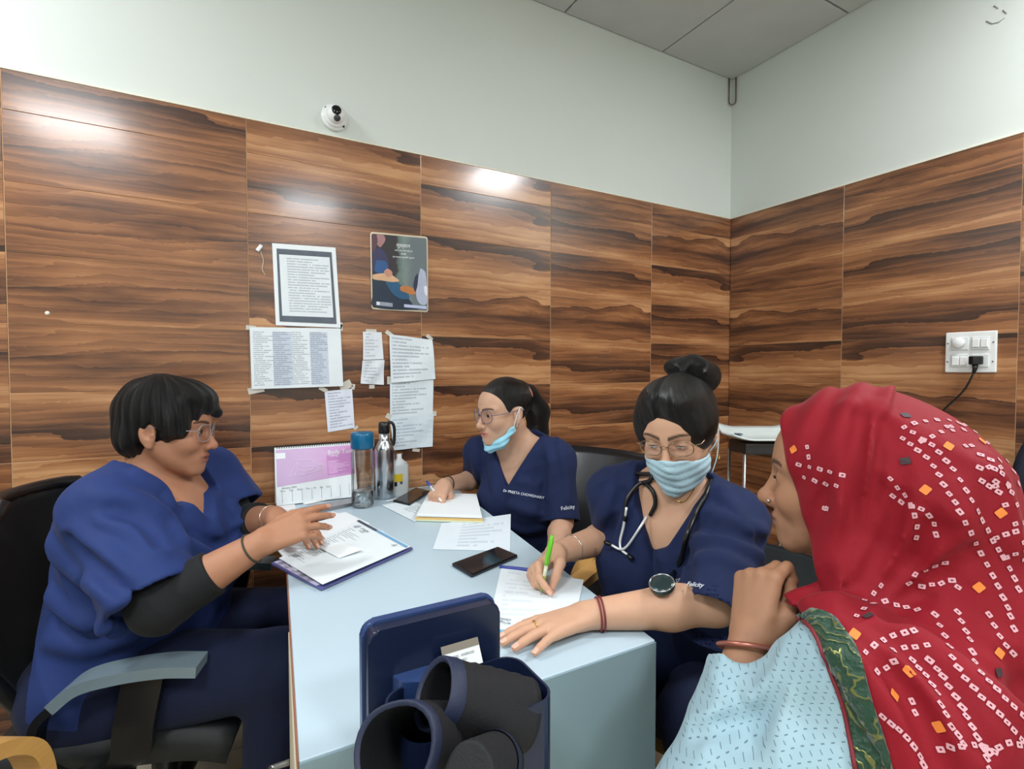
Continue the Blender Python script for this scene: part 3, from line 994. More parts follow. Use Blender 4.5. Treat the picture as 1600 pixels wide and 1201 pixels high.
# ================================================================== aneroid sphygmomanometer on a stand, before the desk
NAVY = M('navy_plastic', (22, 32, 58), .28, var=.04)
NAVYB = M('navy_rim', (40, 62, 108), .3)
CUFF = M('cuff_fabric', (14, 14, 20), .75, bump=.35, bscale=500, var=.15)
sx0, sx1, sy = .139, .316, .617
bpm = thing('blood_pressure_stand', 'navy blood pressure gauge seen from behind on a floor stand before the desk', 'blood pressure gauge', ((sx0 + sx1) / 2, .58, 0))
bc = np.array([(sx0 + sx1) / 2, .58, 0])


def bl(name, me, m, loc=(0, 0, 0), rot=None, parent=None):
    o = link(name, me, m)
    o.location = loc
    if rot:
        o.rotation_euler = rot
    o.parent = parent or bpm
    return o


def plate(name, w, h, d, r, m, y, z, bev=.003):
    o = bl(name, prism_me(name, rrect(w, h, r), -d / 2, d / 2, bev), m, (0, y, z), (math.pi / 2 - .0, 0, 0))
    return o


DW, DZ = .174, .818
plate('gauge_housing', DW, .186, .022, .014, NAVY, .034, DZ)
plate('gauge_rim', DW + .006, .192, .012, .016, NAVYB, .048, DZ)
plate('gauge_face', DW - .014, .174, .006, .010, WP, .056, DZ, .001)
bl('gauge_needle', box_me('gauge_needle', .003, .002, .07, 0, c=(0, .061, DZ + .02)), M('needle_red', (170, 30, 30), .4))
# half-round block behind the housing
hb = [(.058 * math.cos(a), -.036 * math.sin(a)) for a in np.linspace(0, math.pi, 18)]
bl('mount_block', prism_me('mount_block', [(x, y + .024) for x, y in hb], DZ - .09, DZ + .035, .0015), NAVYB)
stk_ = bl('sticker', box_me('sticker', .050, .0007, .030, 0), M('sticker_white', (224, 228, 226), .5), (.024, .004, DZ + .047), (-.55, .0, 0.02))
bl('sticker_band', box_me('sticker_band', .050, .0004, .009, 0, c=(0, -.0007, .0105)), M('sticker_brown', (120, 112, 98), .5), (0, 0, 0), None, stk_)
for r_, (s_, z_) in enumerate((('MODEL  ANEROID', .000), ('S/N 0421', -.0055), ('CE', -.011))):
    o = bl('sticker_print', text_me('sticker_print', s_, .0042), M('print_grey'), (-.018 + .008 * r_, -.0009, z_), (math.pi / 2, 0, 0), stk_)
# basket: open rounded tray behind the gauge
bw, bd, bz0, bz1 = .178, .105, .70, .845
outer = rrect(bw, bd, .026, 6)
inner = rrect(bw - .006, bd - .006, .023, 6)
vs = [(x, y, bz0) for x, y in outer] + [(x, y, bz1) for x, y in outer] + [(x, y, bz1) for x, y in inner] + [(x, y, bz0 + .004) for x, y in inner]
n = len(outer)
fs = []
for r_ in range(3):
    for i in range(n):
        j = (i + 1) % n
        fs.append((r_ * n + i, r_ * n + j, (r_ + 1) * n + j, (r_ + 1) * n + i))
fs += [tuple(range(n))[::-1], tuple(range(3 * n, 4 * n))]
bl('basket', me_from('basket', vs, fs), NAVY, (.012, -.044, 0))
bl('pole', lathe_me('pole', [(.0, .06), (.011, .06), (.011, .70), (0, .70)], 18), STL, (.012, -.03, 0))
bl('hub', lathe_me('hub', [(0, .09), (.02, .09), (.026, .075), (.026, .05), (0, .05)], 18), BLK, (.012, -.03, 0))
for k in range(5):
    a = k * 2 * math.pi / 5 + .3
    lg = bl('base_leg', tube_me('base_leg', [(0, 0, .062), (.05 * math.cos(a), .05 * math.sin(a), .058), (  .075 * math.cos(a), .075 * math.sin(a), .05)], [.012, .011, .008], 10), BLK, (.012, -.03, 0))
    o = bl('castor', lathe_me('castor', [(0, -.008), (.021, -.008), (.0225, 0), (.021, .008), (0, .008)], 18), BLK, (.078 * math.cos(a), .078 * math.sin(a), .0225), (math.pi / 2, 0, a), lg)
# cuff: a rolled band of fabric in the basket


V3 = lambda *a: np.array(a, float)


def ribbon_me(name, path, width, th_, axis):
    """band swept along a path; width runs along axis"""
    ax_ = np.asarray(axis, float)
    return strip_me(name, path, ax_ * width, th_, None)


def arcpts(c, u, w, r0, r1, a0, a1, n=26):
    out = []
    for i in range(n):
        t = i / (n - 1)
        a = math.radians(a0 + (a1 - a0) * t); r = r0 + (r1 - r0) * t
        out.append(np.asarray(c) + (np.asarray(u) * math.cos(a) + np.asarray(w) * math.sin(a)) * r)
    return out


cuf = thing('pressure_cuff', 'black rolled arm cuff with navy lining stuffed in the gauge basket', 'cuff', (bc[0] + .012, bc[1] - .044, .71))
CL = M('cuff_lining', (24, 33, 60), .6, bump=.2, bscale=300)


def roll(name, c, ax_, r0, r1, turns, width, th_, a0=0, tail=None, m=CUFF, mi=CL):
    ax_ = np.asarray(ax_, float); ax_ /= np.linalg.norm(ax_)
    u = np.cross(ax_, (0, 0, 1)); u /= np.linalg.norm(u)
    w = np.cross(u, ax_)
    pts = arcpts(c, u, w, r0, r1, a0, a0 + 360 * turns, int(28 * turns) + 2)
    if tail:
        pts += tail
    for k_, (mm, off, nm) in enumerate(((m, .0, name), (mi, -th_ * .8, name + '_lining'))):
        cen = np.asarray(c)
        pp_ = []
        for p in pts:
            d = p - cen; d = d - ax_ * (d @ ax_)
            L_ = np.linalg.norm(d) + 1e-9
            pp_.append(p + d / L_ * off)
        o = link(nm, ribbon_me(nm, pp_, width * (1 if k_ == 0 else .985), th_, ax_), mm)
        for pl_ in o.data.polygons:
            pl_.use_smooth = False
        put(o, cuf)




def hollow_roll(name, p0, p1, r0, r1, th_=.004, point=.25, ang=90, n=30, m=18):
    """rolled sleeve of cloth, open at p0: outside, rim and lining"""
    p0, p1 = np.asarray(p0, float), np.asarray(p1, float)
    ax_ = p1 - p0; L_ = np.linalg.norm(ax_); ax_ /= L_
    u = np.cross(ax_, (0, 0, 1)); u /= np.linalg.norm(u); w = np.cross(u, ax_)
    def ring(t, off):
        c = p0 + ax_ * L_ * t; r = r0 + (r1 - r0) * t + off
        out = []
        for k in range(n):
            a = 2 * math.pi * k / n
            rr = r * (1 + point * max(0, math.cos(a - math.radians(ang))) ** 4 + .03 * math.sin(3 * a + 4 * t))
            out.append(c + (u * math.cos(a) + w * math.sin(a)) * rr)
        return out
    ts = np.linspace(0, 1, m)
    def build(nm, rings, mat_, cap=False):
        vs = [v for r in rings for v in r]
        fs = [(j * n + i, j * n + (i + 1) % n, (j + 1) * n + (i + 1) % n, (j + 1) * n + i) for j in range(len(rings) - 1) for i in range(n)]
        if cap:
            fs.append(tuple((len(rings) - 1) * n + i for i in range(n)))
        put(link(nm, me_from(nm, vs, fs, True), mat_), cuf)
    end = [[p1 + (v - p1) * f for v in ring(1, 0)] for f in (.9, .6)]
    build(name, [ring(t, .0006 * math.sin(40 * t)) for t in ts] + end, CUFF, True)
    build(name + '_lining', [ring(.14, .0012), ring(.0, .0008), ring(-.01, -.001), ring(.02, -th_)], CL)
    build(name + '_inside', [ring(.02, -th_), ring(.5, -th_), ring(.95, -th_)], CUFF)


hollow_roll('upper_roll', P(676, 1087, .535), P(812, 1122, .60), .030, .034, point=.28, ang=100)
hollow_roll('lower_roll', P(612, 1176, .465), P(690, 1160, .56), .038, .034, point=.2, ang=60)
hollow_roll('end_roll', P(775, 1190, .53), P(733, 1212, .45), .026, .023, point=.1)
for k in range(2):
    put(link('air_hose', tube_me('air_hose', spline([P(790, 1150 + 20 * k, .56), P(810, 1185 + 10 * k, .55), P(790, 1230, .53), P(740, 1250, .52)], 6), .006, 8), BLK), cuf)

# ================================================================== chairs
def rot2(p, a):
    return np.array([p[0] * math.cos(a) - p[1] * math.sin(a), p[0] * math.sin(a) + p[1] * math.cos(a), p[2]])


def grid_shell(name, fn, nu, nv, th_):
    """shell from a height field: fn(u, v) gives a centre point, thickness along the surface normal"""
    pts = np.array([[fn(i / nu, j / nv) for i in range(nu + 1)] for j in range(nv + 1)])
    du = np.gradient(pts, axis=1); dv = np.gradient(pts, axis=0)
    nn = np.cross(du, dv); nn /= np.linalg.norm(nn, axis=2, keepdims=True) + 1e-12
    A = (pts + nn * th_ / 2).reshape(-1, 3); B = (pts - nn * th_ / 2).reshape(-1, 3)
    vs = np.concatenate([A, B]); N = len(A); W_ = nu + 1
    fs = []
    for j in range(nv):
        for i in range(nu):
            a = j * W_ + i
            fs.append((a, a + 1, a + 1 + W_, a + W_)); fs.append((N + a, N + a + W_, N + a + 1 + W_, N + a + 1))
    for i in range(nu):
        fs.append((i, N + i, N + i + 1, i + 1)); a = nv * W_ + i; fs.append((a, a + 1, N + a + 1, N + a))
    for j in range(nv):
        a = j * W_; fs.append((a, a + W_, N + a + W_, N + a)); a += nu; fs.append((a, N + a, N + a + W_, a + W_))
    bm = bmesh.new(); bm.from_mesh(me_from(name, vs, fs))
    return bm_me(name, bm, True)


MESHB = M('black_chair_fabric', (30, 34, 36), .6, bump=.3, bscale=600, var=.2)
GPL = M('grey_arm_plastic', (112, 128, 136), .28, var=.05)
oc = thing('office_chair', 'black swivel office chair with loop arms under the left doctor', 'chair', (-.15, 1.57, 0), math.radians(-18))


def backfn(u, v):
    y = (u - .5) * 2
    w = .235 * (1 - .28 * max(0, v - .55) / .45 * abs(y) ** 3 - .30 * max(0, .45 - v) / .45)
    wr = w * (1 - .25 * (max(0, abs(v - .5) - .38) / .12) ** 2)
    x = -.235 - .10 * (v - .25) - .05 * math.sin(v * math.pi) + .055 * y * y
    return (x, y * wr, .42 + .50 * v)


link('backrest', grid_shell('backrest', backfn, 18, 18, .028), MESHB, oc)
link('back_rim', tube_me('back_rim', [np.array(backfn(*p)) for p in [(0, t) for t in np.linspace(0, 1, 14)] + [(t, 1) for t in np.linspace(.1, .9, 8)] + [(1, t) for t in np.linspace(1, 0, 14)]], .016, 8), BLK, oc)
link('seat', grid_shell('seat', lambda u, v: (-.23 + .46 * u, (v - .5) * .48, .425 - .02 * (abs(u - .5) * 2) ** 4 - .02 * (abs(v - .5) * 2) ** 4 - .02 * max(0, u - .8)), 14, 14, .07), MESHB, oc)
for s in (-1, 1):
    pad = [(-.065, s * .285, .560), (-.02, s * .285, .594), (.05, s * .285, .608), (.13, s * .285, .612), (.195, s * .285, .606)]
    ap = link('armrest', strip_me('armrest', spline(pad, 6), (0, .062, 0), .022, None), GPL, oc)
    lp_ = spline([(.09, s * .285, .598), (.07, s * .285, .50), (.05, s * .27, .42), (-.02, s * .25, .385)], 8)
    link('arm_post', strip_me('arm_post', lp_, (.075, 0, .0), .02, None), BLK, oc)
    lo_ = spline([(-.065, s * .285, .560), (-.10, s * .285, .52), (-.105, s * .285, .45), (-.07, s * .28, .40), (-.01, s * .27, .385), (.05, s * .26, .38)], 8)
    link('arm_loop', strip_me('arm_loop', lo_, (0, .035, 0), .016, None), BLK, oc)
link('back_spine', strip_me('back_spine', spline([(-.10, 0, .37), (-.25, 0, .36), (-.30, 0, .45), (-.325, 0, .62)], 6), (0, .08, 0), .02, None), BLK, oc)
link('gas_column', lathe_me('gas_column', [(0, .10), (.03, .10), (.03, .26), (.018, .26), (.018, .39), (0, .39)], 18), BLK, oc)
for k in range(5):
    a = k * 2 * math.pi / 5 + .35
    lg = link('base_leg', tube_me('base_leg', [(0, 0, .11), (.15 * math.cos(a), .15 * math.sin(a), .10), (.30 * math.cos(a), .30 * math.sin(a), .075)], [.028, .024, .016], 10), BLK, oc)
    o = link('castor', lathe_me('castor', [(0, -.02), (.024, -.02), (.028, -.012), (.028, .012), (.024, .02), (0, .02)], 18), BLK, lg, (.30 * math.cos(a), .30 * math.sin(a), .028)); o.rotation_euler = (math.pi / 2, 0, a)

LEATH = M('black_leatherette', (24, 28, 32), .30, bump=.15, bscale=90, var=.1)


def woodm():
    t = NT('bent_beech')
    v = t.coord('Object', (3, 3, 24))
    f = t.noise(v, 3, 4, .6)
    t.set(Base_Color=t.mix(f, srgb(176, 126, 66), srgb(214, 168, 100)), Roughness=.35)
    return t.m


BEECH = woodm()


def arm_chair(label, loc, rz, back=True, bh=.37):
    e = thing('visitor_chair', label, 'chair', loc, rz, 'visitor chairs with bent wood arms')
    if back:
        link('backrest', grid_shell('backrest', lambda u, v: (-.21 - .19 * v + .05 * (2 * u - 1) ** 2, (u - .5) * .50 * (1 - .12 * max(0, v - .6)), .50 + bh * v), 14, 12, .05), LEATH, e)
    link('seat', grid_shell('seat', lambda u, v: (-.22 + .46 * u, (v - .5) * .46, .44 - .02 * (abs(u - .5) * 2) ** 4 - .015 * (abs(v - .5) * 2) ** 4), 12, 12, .07), LEATH, e)
    for s in (-1, 1):
        pts = spline([(-.26, s * .275, .66), (-.05, s * .275, .655), (.12, s * .275, .645), (.20, s * .275, .615), (.235, s * .275, .55), (.24, s * .275, .40), (.235, s * .275, .2), (.23, s * .275, .0)], 6)
        link('wooden_arm', strip_me('wooden_arm', pts, (0, .048, 0), .024, None), BEECH, e)
        link('rear_leg', strip_me('rear_leg', [(-.30, s * .275, .0), (-.255, s * .275, .35), (-.26, s * .275, .672)], (0, .045, 0), .026, None), BEECH, e)
        link('side_rail', box_me('side_rail', .50, .022, .05, .004, 1, c=(-.01, s * .262, .38)), BEECH, e)
    link('front_rail', box_me('front_rail', .022, .50, .05, .004, 1, c=(.20, 0, .36)), BEECH, e)
    link('back_rail', box_me('back_rail', .022, .50, .05, .004, 1, c=(-.25, 0, .48)), BEECH, e)
    return e


arm_chair('wood armed chair with black leatherette back under the middle doctor', (1.07, 1.59, 0), math.radians(196))
arm_chair('wood armed chair under the masked doctor', (1.06, .92, 0), math.radians(200), bh=.17)
arm_chair('wood armed chair standing alone at the lower left, its arm in view', (-.645, 1.065, 0), math.radians(60))

# ================================================================== baby scale in the corner
sc = P(1186, 683, 2.33)
sc = np.array([2.13, 1.50, 0])
bsn = thing('baby_scale', 'white baby weighing tray on a dark metal stand in the room corner', 'scale', sc, math.radians(-28.9))


def trayfn(u, v):
    x, y = (u - .5) * .36, (v - .5) * .22
    return (x, y, .905 + .10 * max(0, abs(u - .5) * 2 - .55) ** 1.3 * .6 + .05 * max(0, (v - .5) * 2 - .2) + .012 * max(0, -(v - .5) * 2 - .5))


link('tray', grid_shell('tray', trayfn, 16, 10, .008), M('tray_white', (214, 224, 222), .4), bsn)
link('tray_window', box_me('tray_window', .03, .03, .004, .001, 1, c=(-.10, .03, .921)), M('print_grey'), bsn)
link('scale_body', box_me('scale_body', .26, .18, .05, .008, 2, c=(.01, 0, .868)), M('dark_metal', (40, 38, 38), .5), bsn)
for sx in (-1, 1):
    for sy_ in (-1, 1):
        link('leg', tube_me('leg', [(sx * .12, sy_ * .08, .845), (sx * .125, sy_ * .085, .0)], .008, 10), STL, bsn)
link('shelf', box_me('shelf', .25, .17, .012, .002, 1, c=(0, 0, .35)), M('dark_metal'), bsn)
# dark blue bag hung on the right wall at the picture edge
bg = on_x(1606, 705, XB - .04)
hb_ = thing('hanging_bag', 'dark navy bag at the far right edge of the view', 'bag', (XB - .07, bg[1] - .11, bg[2] - .13))
link('bag_body', grid_shell('bag_body', lambda u, v: (.0 - .015 * math.sin(math.pi * v), (u - .5) * .26 * (.8 + .2 * math.sin(math.pi * v)), .26 * v - .10 + .02 * math.sin(u * 7)), 12, 12, .06), M('bag_navy', (20, 26, 44), .7, bump=.2), hb_)
link('bag_strap', tube_me('bag_strap', spline([(.0, -.07, .15), (.03, -.03, .28), (.045, 0, .33), (.03, .03, .28), (0, .07, .15)], 6), .008, 8), M('bag_navy'), hb_)
link('peg', tube_me('peg', [(.056, 0, .32), (.03, 0, .325), (.015, 0, .345)], .006, 8), STL, hb_)
# ================================================================== smooth solid modelling for people and cloth
F4 = np.float32


def smin(a, b, k):
    h = np.clip(.5 + .5 * (b - a) / k, 0, 1)
    return b + (a - b) * h - k * h * (1 - h)


def smax(a, b, k):
    return -smin(-a, -b, k)


def rc(p, a, b, ra, rb):
    """tapered capsule"""
    a = np.asarray(a, F4); b = np.asarray(b, F4)
    ab = b - a
    q = p - a
    t = np.clip(q @ ab / F4(ab @ ab + 1e-12), 0, 1)
    d = q - t[:, None] * ab
    return np.sqrt(np.einsum('ij,ij->i', d, d)) - (ra + (rb - ra) * t)


def el(p, c, r, R=None):
    q = p - np.asarray(c, F4)
    if R is not None:
        q = q @ np.asarray(R, F4).T
    r = np.asarray(r, F4)
    q1 = q / r
    k0 = np.sqrt(np.einsum('ij,ij->i', q1, q1)) + 1e-6
    q2 = q1 / r
    k1 = np.sqrt(np.einsum('ij,ij->i', q2, q2)) + 1e-6
    return k0 * (k0 - 1) / k1


def sp(p, c, r):
    q = p - np.asarray(c, F4)
    return np.sqrt(np.einsum('ij,ij->i', q, q)) - r


def rotm(axis, deg):
    return np.array(Matrix.Rotation(math.radians(deg), 3, Vector(axis)), F4)


class Fr:
    """local frame: x forward, y left, z up; rows of R are the axes"""
    def __init__(s, c, fwd, up=None, left=None, scale=1.0):
        f = np.asarray(fwd, float); f /= np.linalg.norm(f)
        if left is not None:
            l = np.asarray(left, float); l = l - f * (l @ f); l /= np.linalg.norm(l); u = np.cross(f, l)
        else:
            u = np.asarray(up if up is not None else (0, 0, 1), float); u = u - f * (u @ f); u /= np.linalg.norm(u); l = np.cross(u, f)
        s.c = np.asarray(c, float); s.R = np.array([f, l, u]); s.s = scale

    def l(s, Pt):
        return ((Pt - s.c.astype(F4)) @ s.R.T.astype(F4)) / F4(s.s)

    def w(s, p):
        return s.c + (np.asarray(p, float) * s.s) @ s.R

    def d(s, v):
        return np.asarray(v, float) @ s.R


def head_frame(c, az, pitch=0, roll=0, scale=1.0):
    a, p, r = map(math.radians, (az, pitch, roll))
    f = np.array([math.cos(p) * math.cos(a), math.cos(p) * math.sin(a), math.sin(p)])
    l0 = np.array([-math.sin(a), math.cos(a), 0])
    u0 = np.cross(f, l0)
    l = l0 * math.cos(r) + u0 * math.sin(r)
    return Fr(c, f, left=l, scale=scale)


def masked(Pt, c, rad, fn):
    """evaluate fn only near c; elsewhere a safe distance"""
    q = Pt - np.asarray(c, F4)
    r = np.sqrt(np.einsum('ij,ij->i', q, q))
    out = (r - F4(rad * .8)).astype(F4)
    m = r < rad
    if m.any():
        out[m] = fn(Pt[m])
    return out


def mesh_sdf(name, fn, lo, hi, h):
    lo = np.asarray(lo, float); hi = np.asarray(hi, float)
    B = 8
    nb = np.ceil((hi - lo) / (h * B)).astype(int) + 1
    n = nb * B
    ax = [lo[i] + h * B * (np.arange(nb[i]) + .5) - h * .5 for i in range(3)]
    G = np.stack(np.meshgrid(*ax, indexing='ij'), -1).reshape(-1, 3).astype(F4)
    dc = fn(G)
    act = np.abs(dc) < h * B * 1.25
    D = np.repeat(np.repeat(np.repeat(dc.reshape(nb), B, 0), B, 1), B, 2).astype(F4)
    ids = np.argwhere(act.reshape(nb))
    off = np.stack(np.meshgrid(*[np.arange(B)] * 3, indexing='ij'), -1).reshape(-1, 3)
    CH = 600
    for s in range(0, len(ids), CH):
        blk = ids[s:s + CH]
        I = (blk[:, None, :] * B + off[None]).reshape(-1, 3)
        v = fn((lo + I * h).astype(F4))
        D[I[:, 0], I[:, 1], I[:, 2]] = v
    S = D < 0
    c = np.zeros(tuple(n - 1), np.uint8)
    for dx in (0, 1):
        for dy in (0, 1):
            for dz in (0, 1):
                c += S[dx:n[0] - 1 + dx, dy:n[1] - 1 + dy, dz:n[2] - 1 + dz]
    A = (c > 0) & (c < 8)
    idx = np.argwhere(A)
    acc = np.zeros((len(idx), 3)); cnt = np.zeros(len(idx))
    cor = [(a, b, d) for a in (0, 1) for b in (0, 1) for d in (0, 1)]
    vals = {k: D[idx[:, 0] + k[0], idx[:, 1] + k[1], idx[:, 2] + k[2]] for k in cor}
    for k in cor:
        for a in range(3):
            if k[a] == 0:
                k2 = list(k); k2[a] = 1; k2 = tuple(k2)
                d0, d1 = vals[k], vals[k2]
                m = (d0 < 0) != (d1 < 0)
                t = np.where(m, d0 / np.where(m, d0 - d1, 1), 0)
                p = np.zeros((len(idx), 3)); p[:] = k; p[:, a] += t
                acc[m] += p[m]; cnt[m] += 1
    V = lo + h * (idx + acc / cnt[:, None])
    vid = np.full(A.shape, -1, np.int32)
    vid[idx[:, 0], idx[:, 1], idx[:, 2]] = np.arange(len(idx))
    quads = []
    for a in range(3):
        b, d = (a + 1) % 3, (a + 2) % 3
        sl0 = [slice(1, n[i] - 1) for i in range(3)]; sl1 = list(sl0)
        sl0[a] = slice(0, n[a] - 1); sl1[a] = slice(1, n[a])
        s0, s1 = S[tuple(sl0)], S[tuple(sl1)]
        e = np.argwhere(s0 != s1)
        flip = s0[e[:, 0], e[:, 1], e[:, 2]]
        base = e.copy()
        for i in range(3):
            if i != a:
                base[:, i] += 1
        def cell(ob, od):
            q = base.copy(); q[:, b] -= ob; q[:, d] -= od
            return vid[q[:, 0], q[:, 1], q[:, 2]]
        Q = np.stack([cell(1, 1), cell(0, 1), cell(0, 0), cell(1, 0)], 1)
        Q[~flip] = Q[~flip][:, ::-1]
        quads.append(Q)
    Q = np.concatenate(quads)
    Q = Q[(Q >= 0).all(1)]
    lab = np.arange(len(V))
    for _ in range(400):
        m = lab[Q].min(1)
        new = lab.copy()
        for i in range(4):
            np.minimum.at(new, lab[Q[:, i]], m)
            np.minimum.at(new, Q[:, i], m)
        new = new[new]; new = new[new]; new = new[new]
        if (new == lab).all():
            break
        lab = new
    ct = np.bincount(lab, minlength=len(V))
    keep = ct[lab] > max(60, .015 * len(V))
    if not keep.all():
        nid = np.cumsum(keep) - 1
        Q = Q[keep[Q].all(1)]; Q = nid[Q]; V = V[keep]
    # two light smoothing passes along the mesh
    for _ in range(2):
        sm = np.zeros_like(V); ct = np.zeros(len(V))
        for i in range(4):
            j = (i + 1) % 4
            ct += np.bincount(Q[:, i], minlength=len(V))
            for a in range(3):
                sm[:, a] += np.bincount(Q[:, i], V[Q[:, j], a], len(V))
        V = V * .6 + .4 * sm / np.maximum(ct, 1)[:, None]
    me = bpy.data.meshes.new(name)
    me.vertices.add(len(V)); me.vertices.foreach_set('co', V.astype(F4).ravel())
    me.loops.add(len(Q) * 4); me.loops.foreach_set('vertex_index', Q.astype(np.int32).ravel())
    me.polygons.add(len(Q)); me.polygons.foreach_set('loop_start', np.arange(0, len(Q) * 4, 4, dtype=np.int32))
    me.update(calc_edges=True)
    me.polygons.foreach_set('use_smooth', [True] * len(Q))
    return me, V, Q


def paint(me, cols, name='Col'):
    at = me.attributes.new(name, 'FLOAT_COLOR', 'POINT')
    c = np.ones((len(me.vertices), 4), F4); c[:, :3] = cols
    at.data.foreach_set('color', c.ravel())


def skin_mat(name, rough=.55):
    t = NT(name)
    a = t.n('Attribute', attribute_name='Col').outputs['Color']
    v = t.coord('Object')
    n1 = t.noise(v, 35, 4)
    c = t.mix(t.math('MULTIPLY', n1, .28), a, (.55, .42, .36), 'MULTIPLY')
    t.set(Base_Color=c, Roughness=rough, Specular_IOR_Level=.32, Subsurface_Weight=.12, Subsurface_Radius=(.012, .005, .003), Subsurface_Scale=.5)
    t.bump(t.noise(v, 420, 3), .12, .0008)
    return t.m


def cloth_mat(name, col, rough=.85, var=.12, weave=900, sheen=.03):
    t = NT(name)
    v = t.coord('Object')
    c = srgb(*col)
    n1 = t.noise(v, 9, 4)
    t.set(Base_Color=t.mix(n1, tuple(x * (1 - var) for x in c), tuple(x * (1 + var) for x in c)), Roughness=rough, Specular_IOR_Level=.3, Sheen_Weight=sheen, Sheen_Roughness=.4)
    w = t.noise(v, weave, 2)
    f = t.noise(t.coord('Object', (1, 1, .6)), 22, 4, .6)
    t.bump(t.math('ADD', t.math('MULTIPLY', w, .12), f), .35, .006)
    return t.m


def hair_mat():
    t = NT('black_hair')
    a = t.n('Attribute', attribute_name='strand').outputs['Fac']
    v = t.coord('Object')
    w = t.math('ADD', t.math('MULTIPLY', a, 60.0), t.math('MULTIPLY', t.noise(v, 40, 3), 5.0))
    s = t.math('SINE', w)
    n2 = t.n('TexNoise', {'W': t.math('MULTIPLY', a, 260.0), 'Scale': 1.0, 'Detail': 3.0}, noise_dimensions='1D').outputs[0]
    t.set(Base_Color=t.mix(n2, srgb(4, 4, 5), srgb(13, 12, 12)), Roughness=.31, Specular_IOR_Level=.5)
    t.bump(t.math('ADD', t.math('MULTIPLY', s, .35), t.math('MULTIPLY', n2, 1.6)), 1.0, .0022)
    return t.m


HAIR = hair_mat()


# ------------------------------------------------------------------ head
def head_d(p, nose=1.0, ears=True, lips=1.0):
    """woman's head in its own frame, metres; eyes at z = 0"""
    q = p.copy(); q[:, 1] = np.abs(q[:, 1])
    d = el(p, (-.012, 0, .032), (.095, .075, .084))
    d = smin(d, el(p, (.024, 0, .028), (.066, .061, .060)), .03)
    d = smin(d, el(p, (.028, 0, -.036), (.060, .058, .074)), .03)
    d = smin(d, rc(q, (-.004, .050, -.045), (.066, .012, -.097), .017, .016), .028)
    d = smin(d, sp(p, (.076, 0, -.098), .0165), .02)
    d = smin(d, el(q, (.060, .036, -.030), (.028, .024, .026)), .02)
    d = smin(d, rc(q, (.082, .006, .017), (.066, .048, .020), .0105, .009), .014)
    d = smax(d, -el(q, (.097, .031, -.003), (.021, .019, .012)), .013)
    d = smin(d, sp(q, (.0735, .031, -.002), .0140), .004)
    d = smin(d, rc(q, (.086, 0, .008), (.106, 0, -.033), .0068, .0095), .011)
    d = smin(d, sp(p, (.1085 * 1, 0, -.037), .0112 * nose), .007)
    d = smin(d, sp(q, (.098, .0122, -.041), .0082 * nose), .006)
    d = smax(d, -sp(q, (.1035, .0068, -.0505), .0044), .004)
    d = smin(d, el(p, (.077, 0, -.068), (.019, .031, .025)), .014)
    d = smin(d, el(p, (.0930, 0, -.0628), (.0076, .0230, .0050 * lips)), .004)
    d = smin(d, el(p, (.0918, 0, -.0738), (.0083, .0195, .0062 * lips)), .004)
    d = smax(d, -el(p, (.1025, 0, -.0682), (.0105, .0250, .0014)), .002)
    if ears:
        R = rotm((0, 1, 0), 12)
        e = el(q, (-.014, .0770, -.010), (.0185, .0085, .0325), R)
        e = smax(e, -el(q, (-.009, .0895, -.006), (.0115, .0125, .0205), R), .002)
        e = smin(e, rc(q, (-.004, .078, -.018), (-.002, .083, -.012), .004, .003), .003)
        e = smin(e, sp(q, (-.007, .0755, -.040), .0078), .006)
        d = smin(d, e, .006)
    return d


def head_colors(p, skin, lip, brow, brow_dz=0.0):
    """per-vertex colour in head coordinates"""
    x, y, z = p[:, 0], np.abs(p[:, 1]), p[:, 2]
    c = np.tile(np.asarray(skin, F4), (len(p), 1))
    def blend(m, col):
        m = np.clip(m, 0, 1)[:, None]
        c[:] = c * (1 - m) + np.asarray(col, F4) * m
    front = np.clip((x - .05) / .01, 0, 1)
    # redder nose, ears and cheeks
    blend(.25 * np.exp(-(((x - .105) / .02) ** 2 + (y / .018) ** 2 + ((z + .038) / .02) ** 2)), np.asarray(skin) * np.array([1.0, .78, .72]))
    blend(.22 * np.exp(-(((y - .04) / .018) ** 2 + ((z + .035) / .02) ** 2)) * front, np.asarray(skin) * np.array([1.05, .82, .76]))
    # eyelids a little darker
    blend(.30 * np.exp(-(((y - .031) / .017) ** 2 + ((z + .002) / .010) ** 2)) * front, np.asarray(skin) * np.array([.72, .62, .6]))
    # lips
    u = np.exp(-((y / .024) ** 4 + ((z + .0680 + .0 * y) / .0105) ** 4)) * np.clip((x - .084) / .004, 0, 1)
    blend(u * .9, lip)
    blend(np.exp(-((y / .021) ** 4 + ((z + .0683) / .0016) ** 2)) * np.clip((x - .086) / .004, 0, 1) * .7, np.asarray(lip) * .35)
    # brows
    t = np.clip((y - .010) / .046, 0, 1)
    zc = .0185 + .0075 * np.sin(t * 2.5) - .003 * t + brow_dz
    wdt = .0050 * (1 - .5 * t)
    b = np.exp(-((z - zc) / wdt) ** 4) * (y > .009) * (y < .055) * front
    blend(b * .9, brow)
    return c


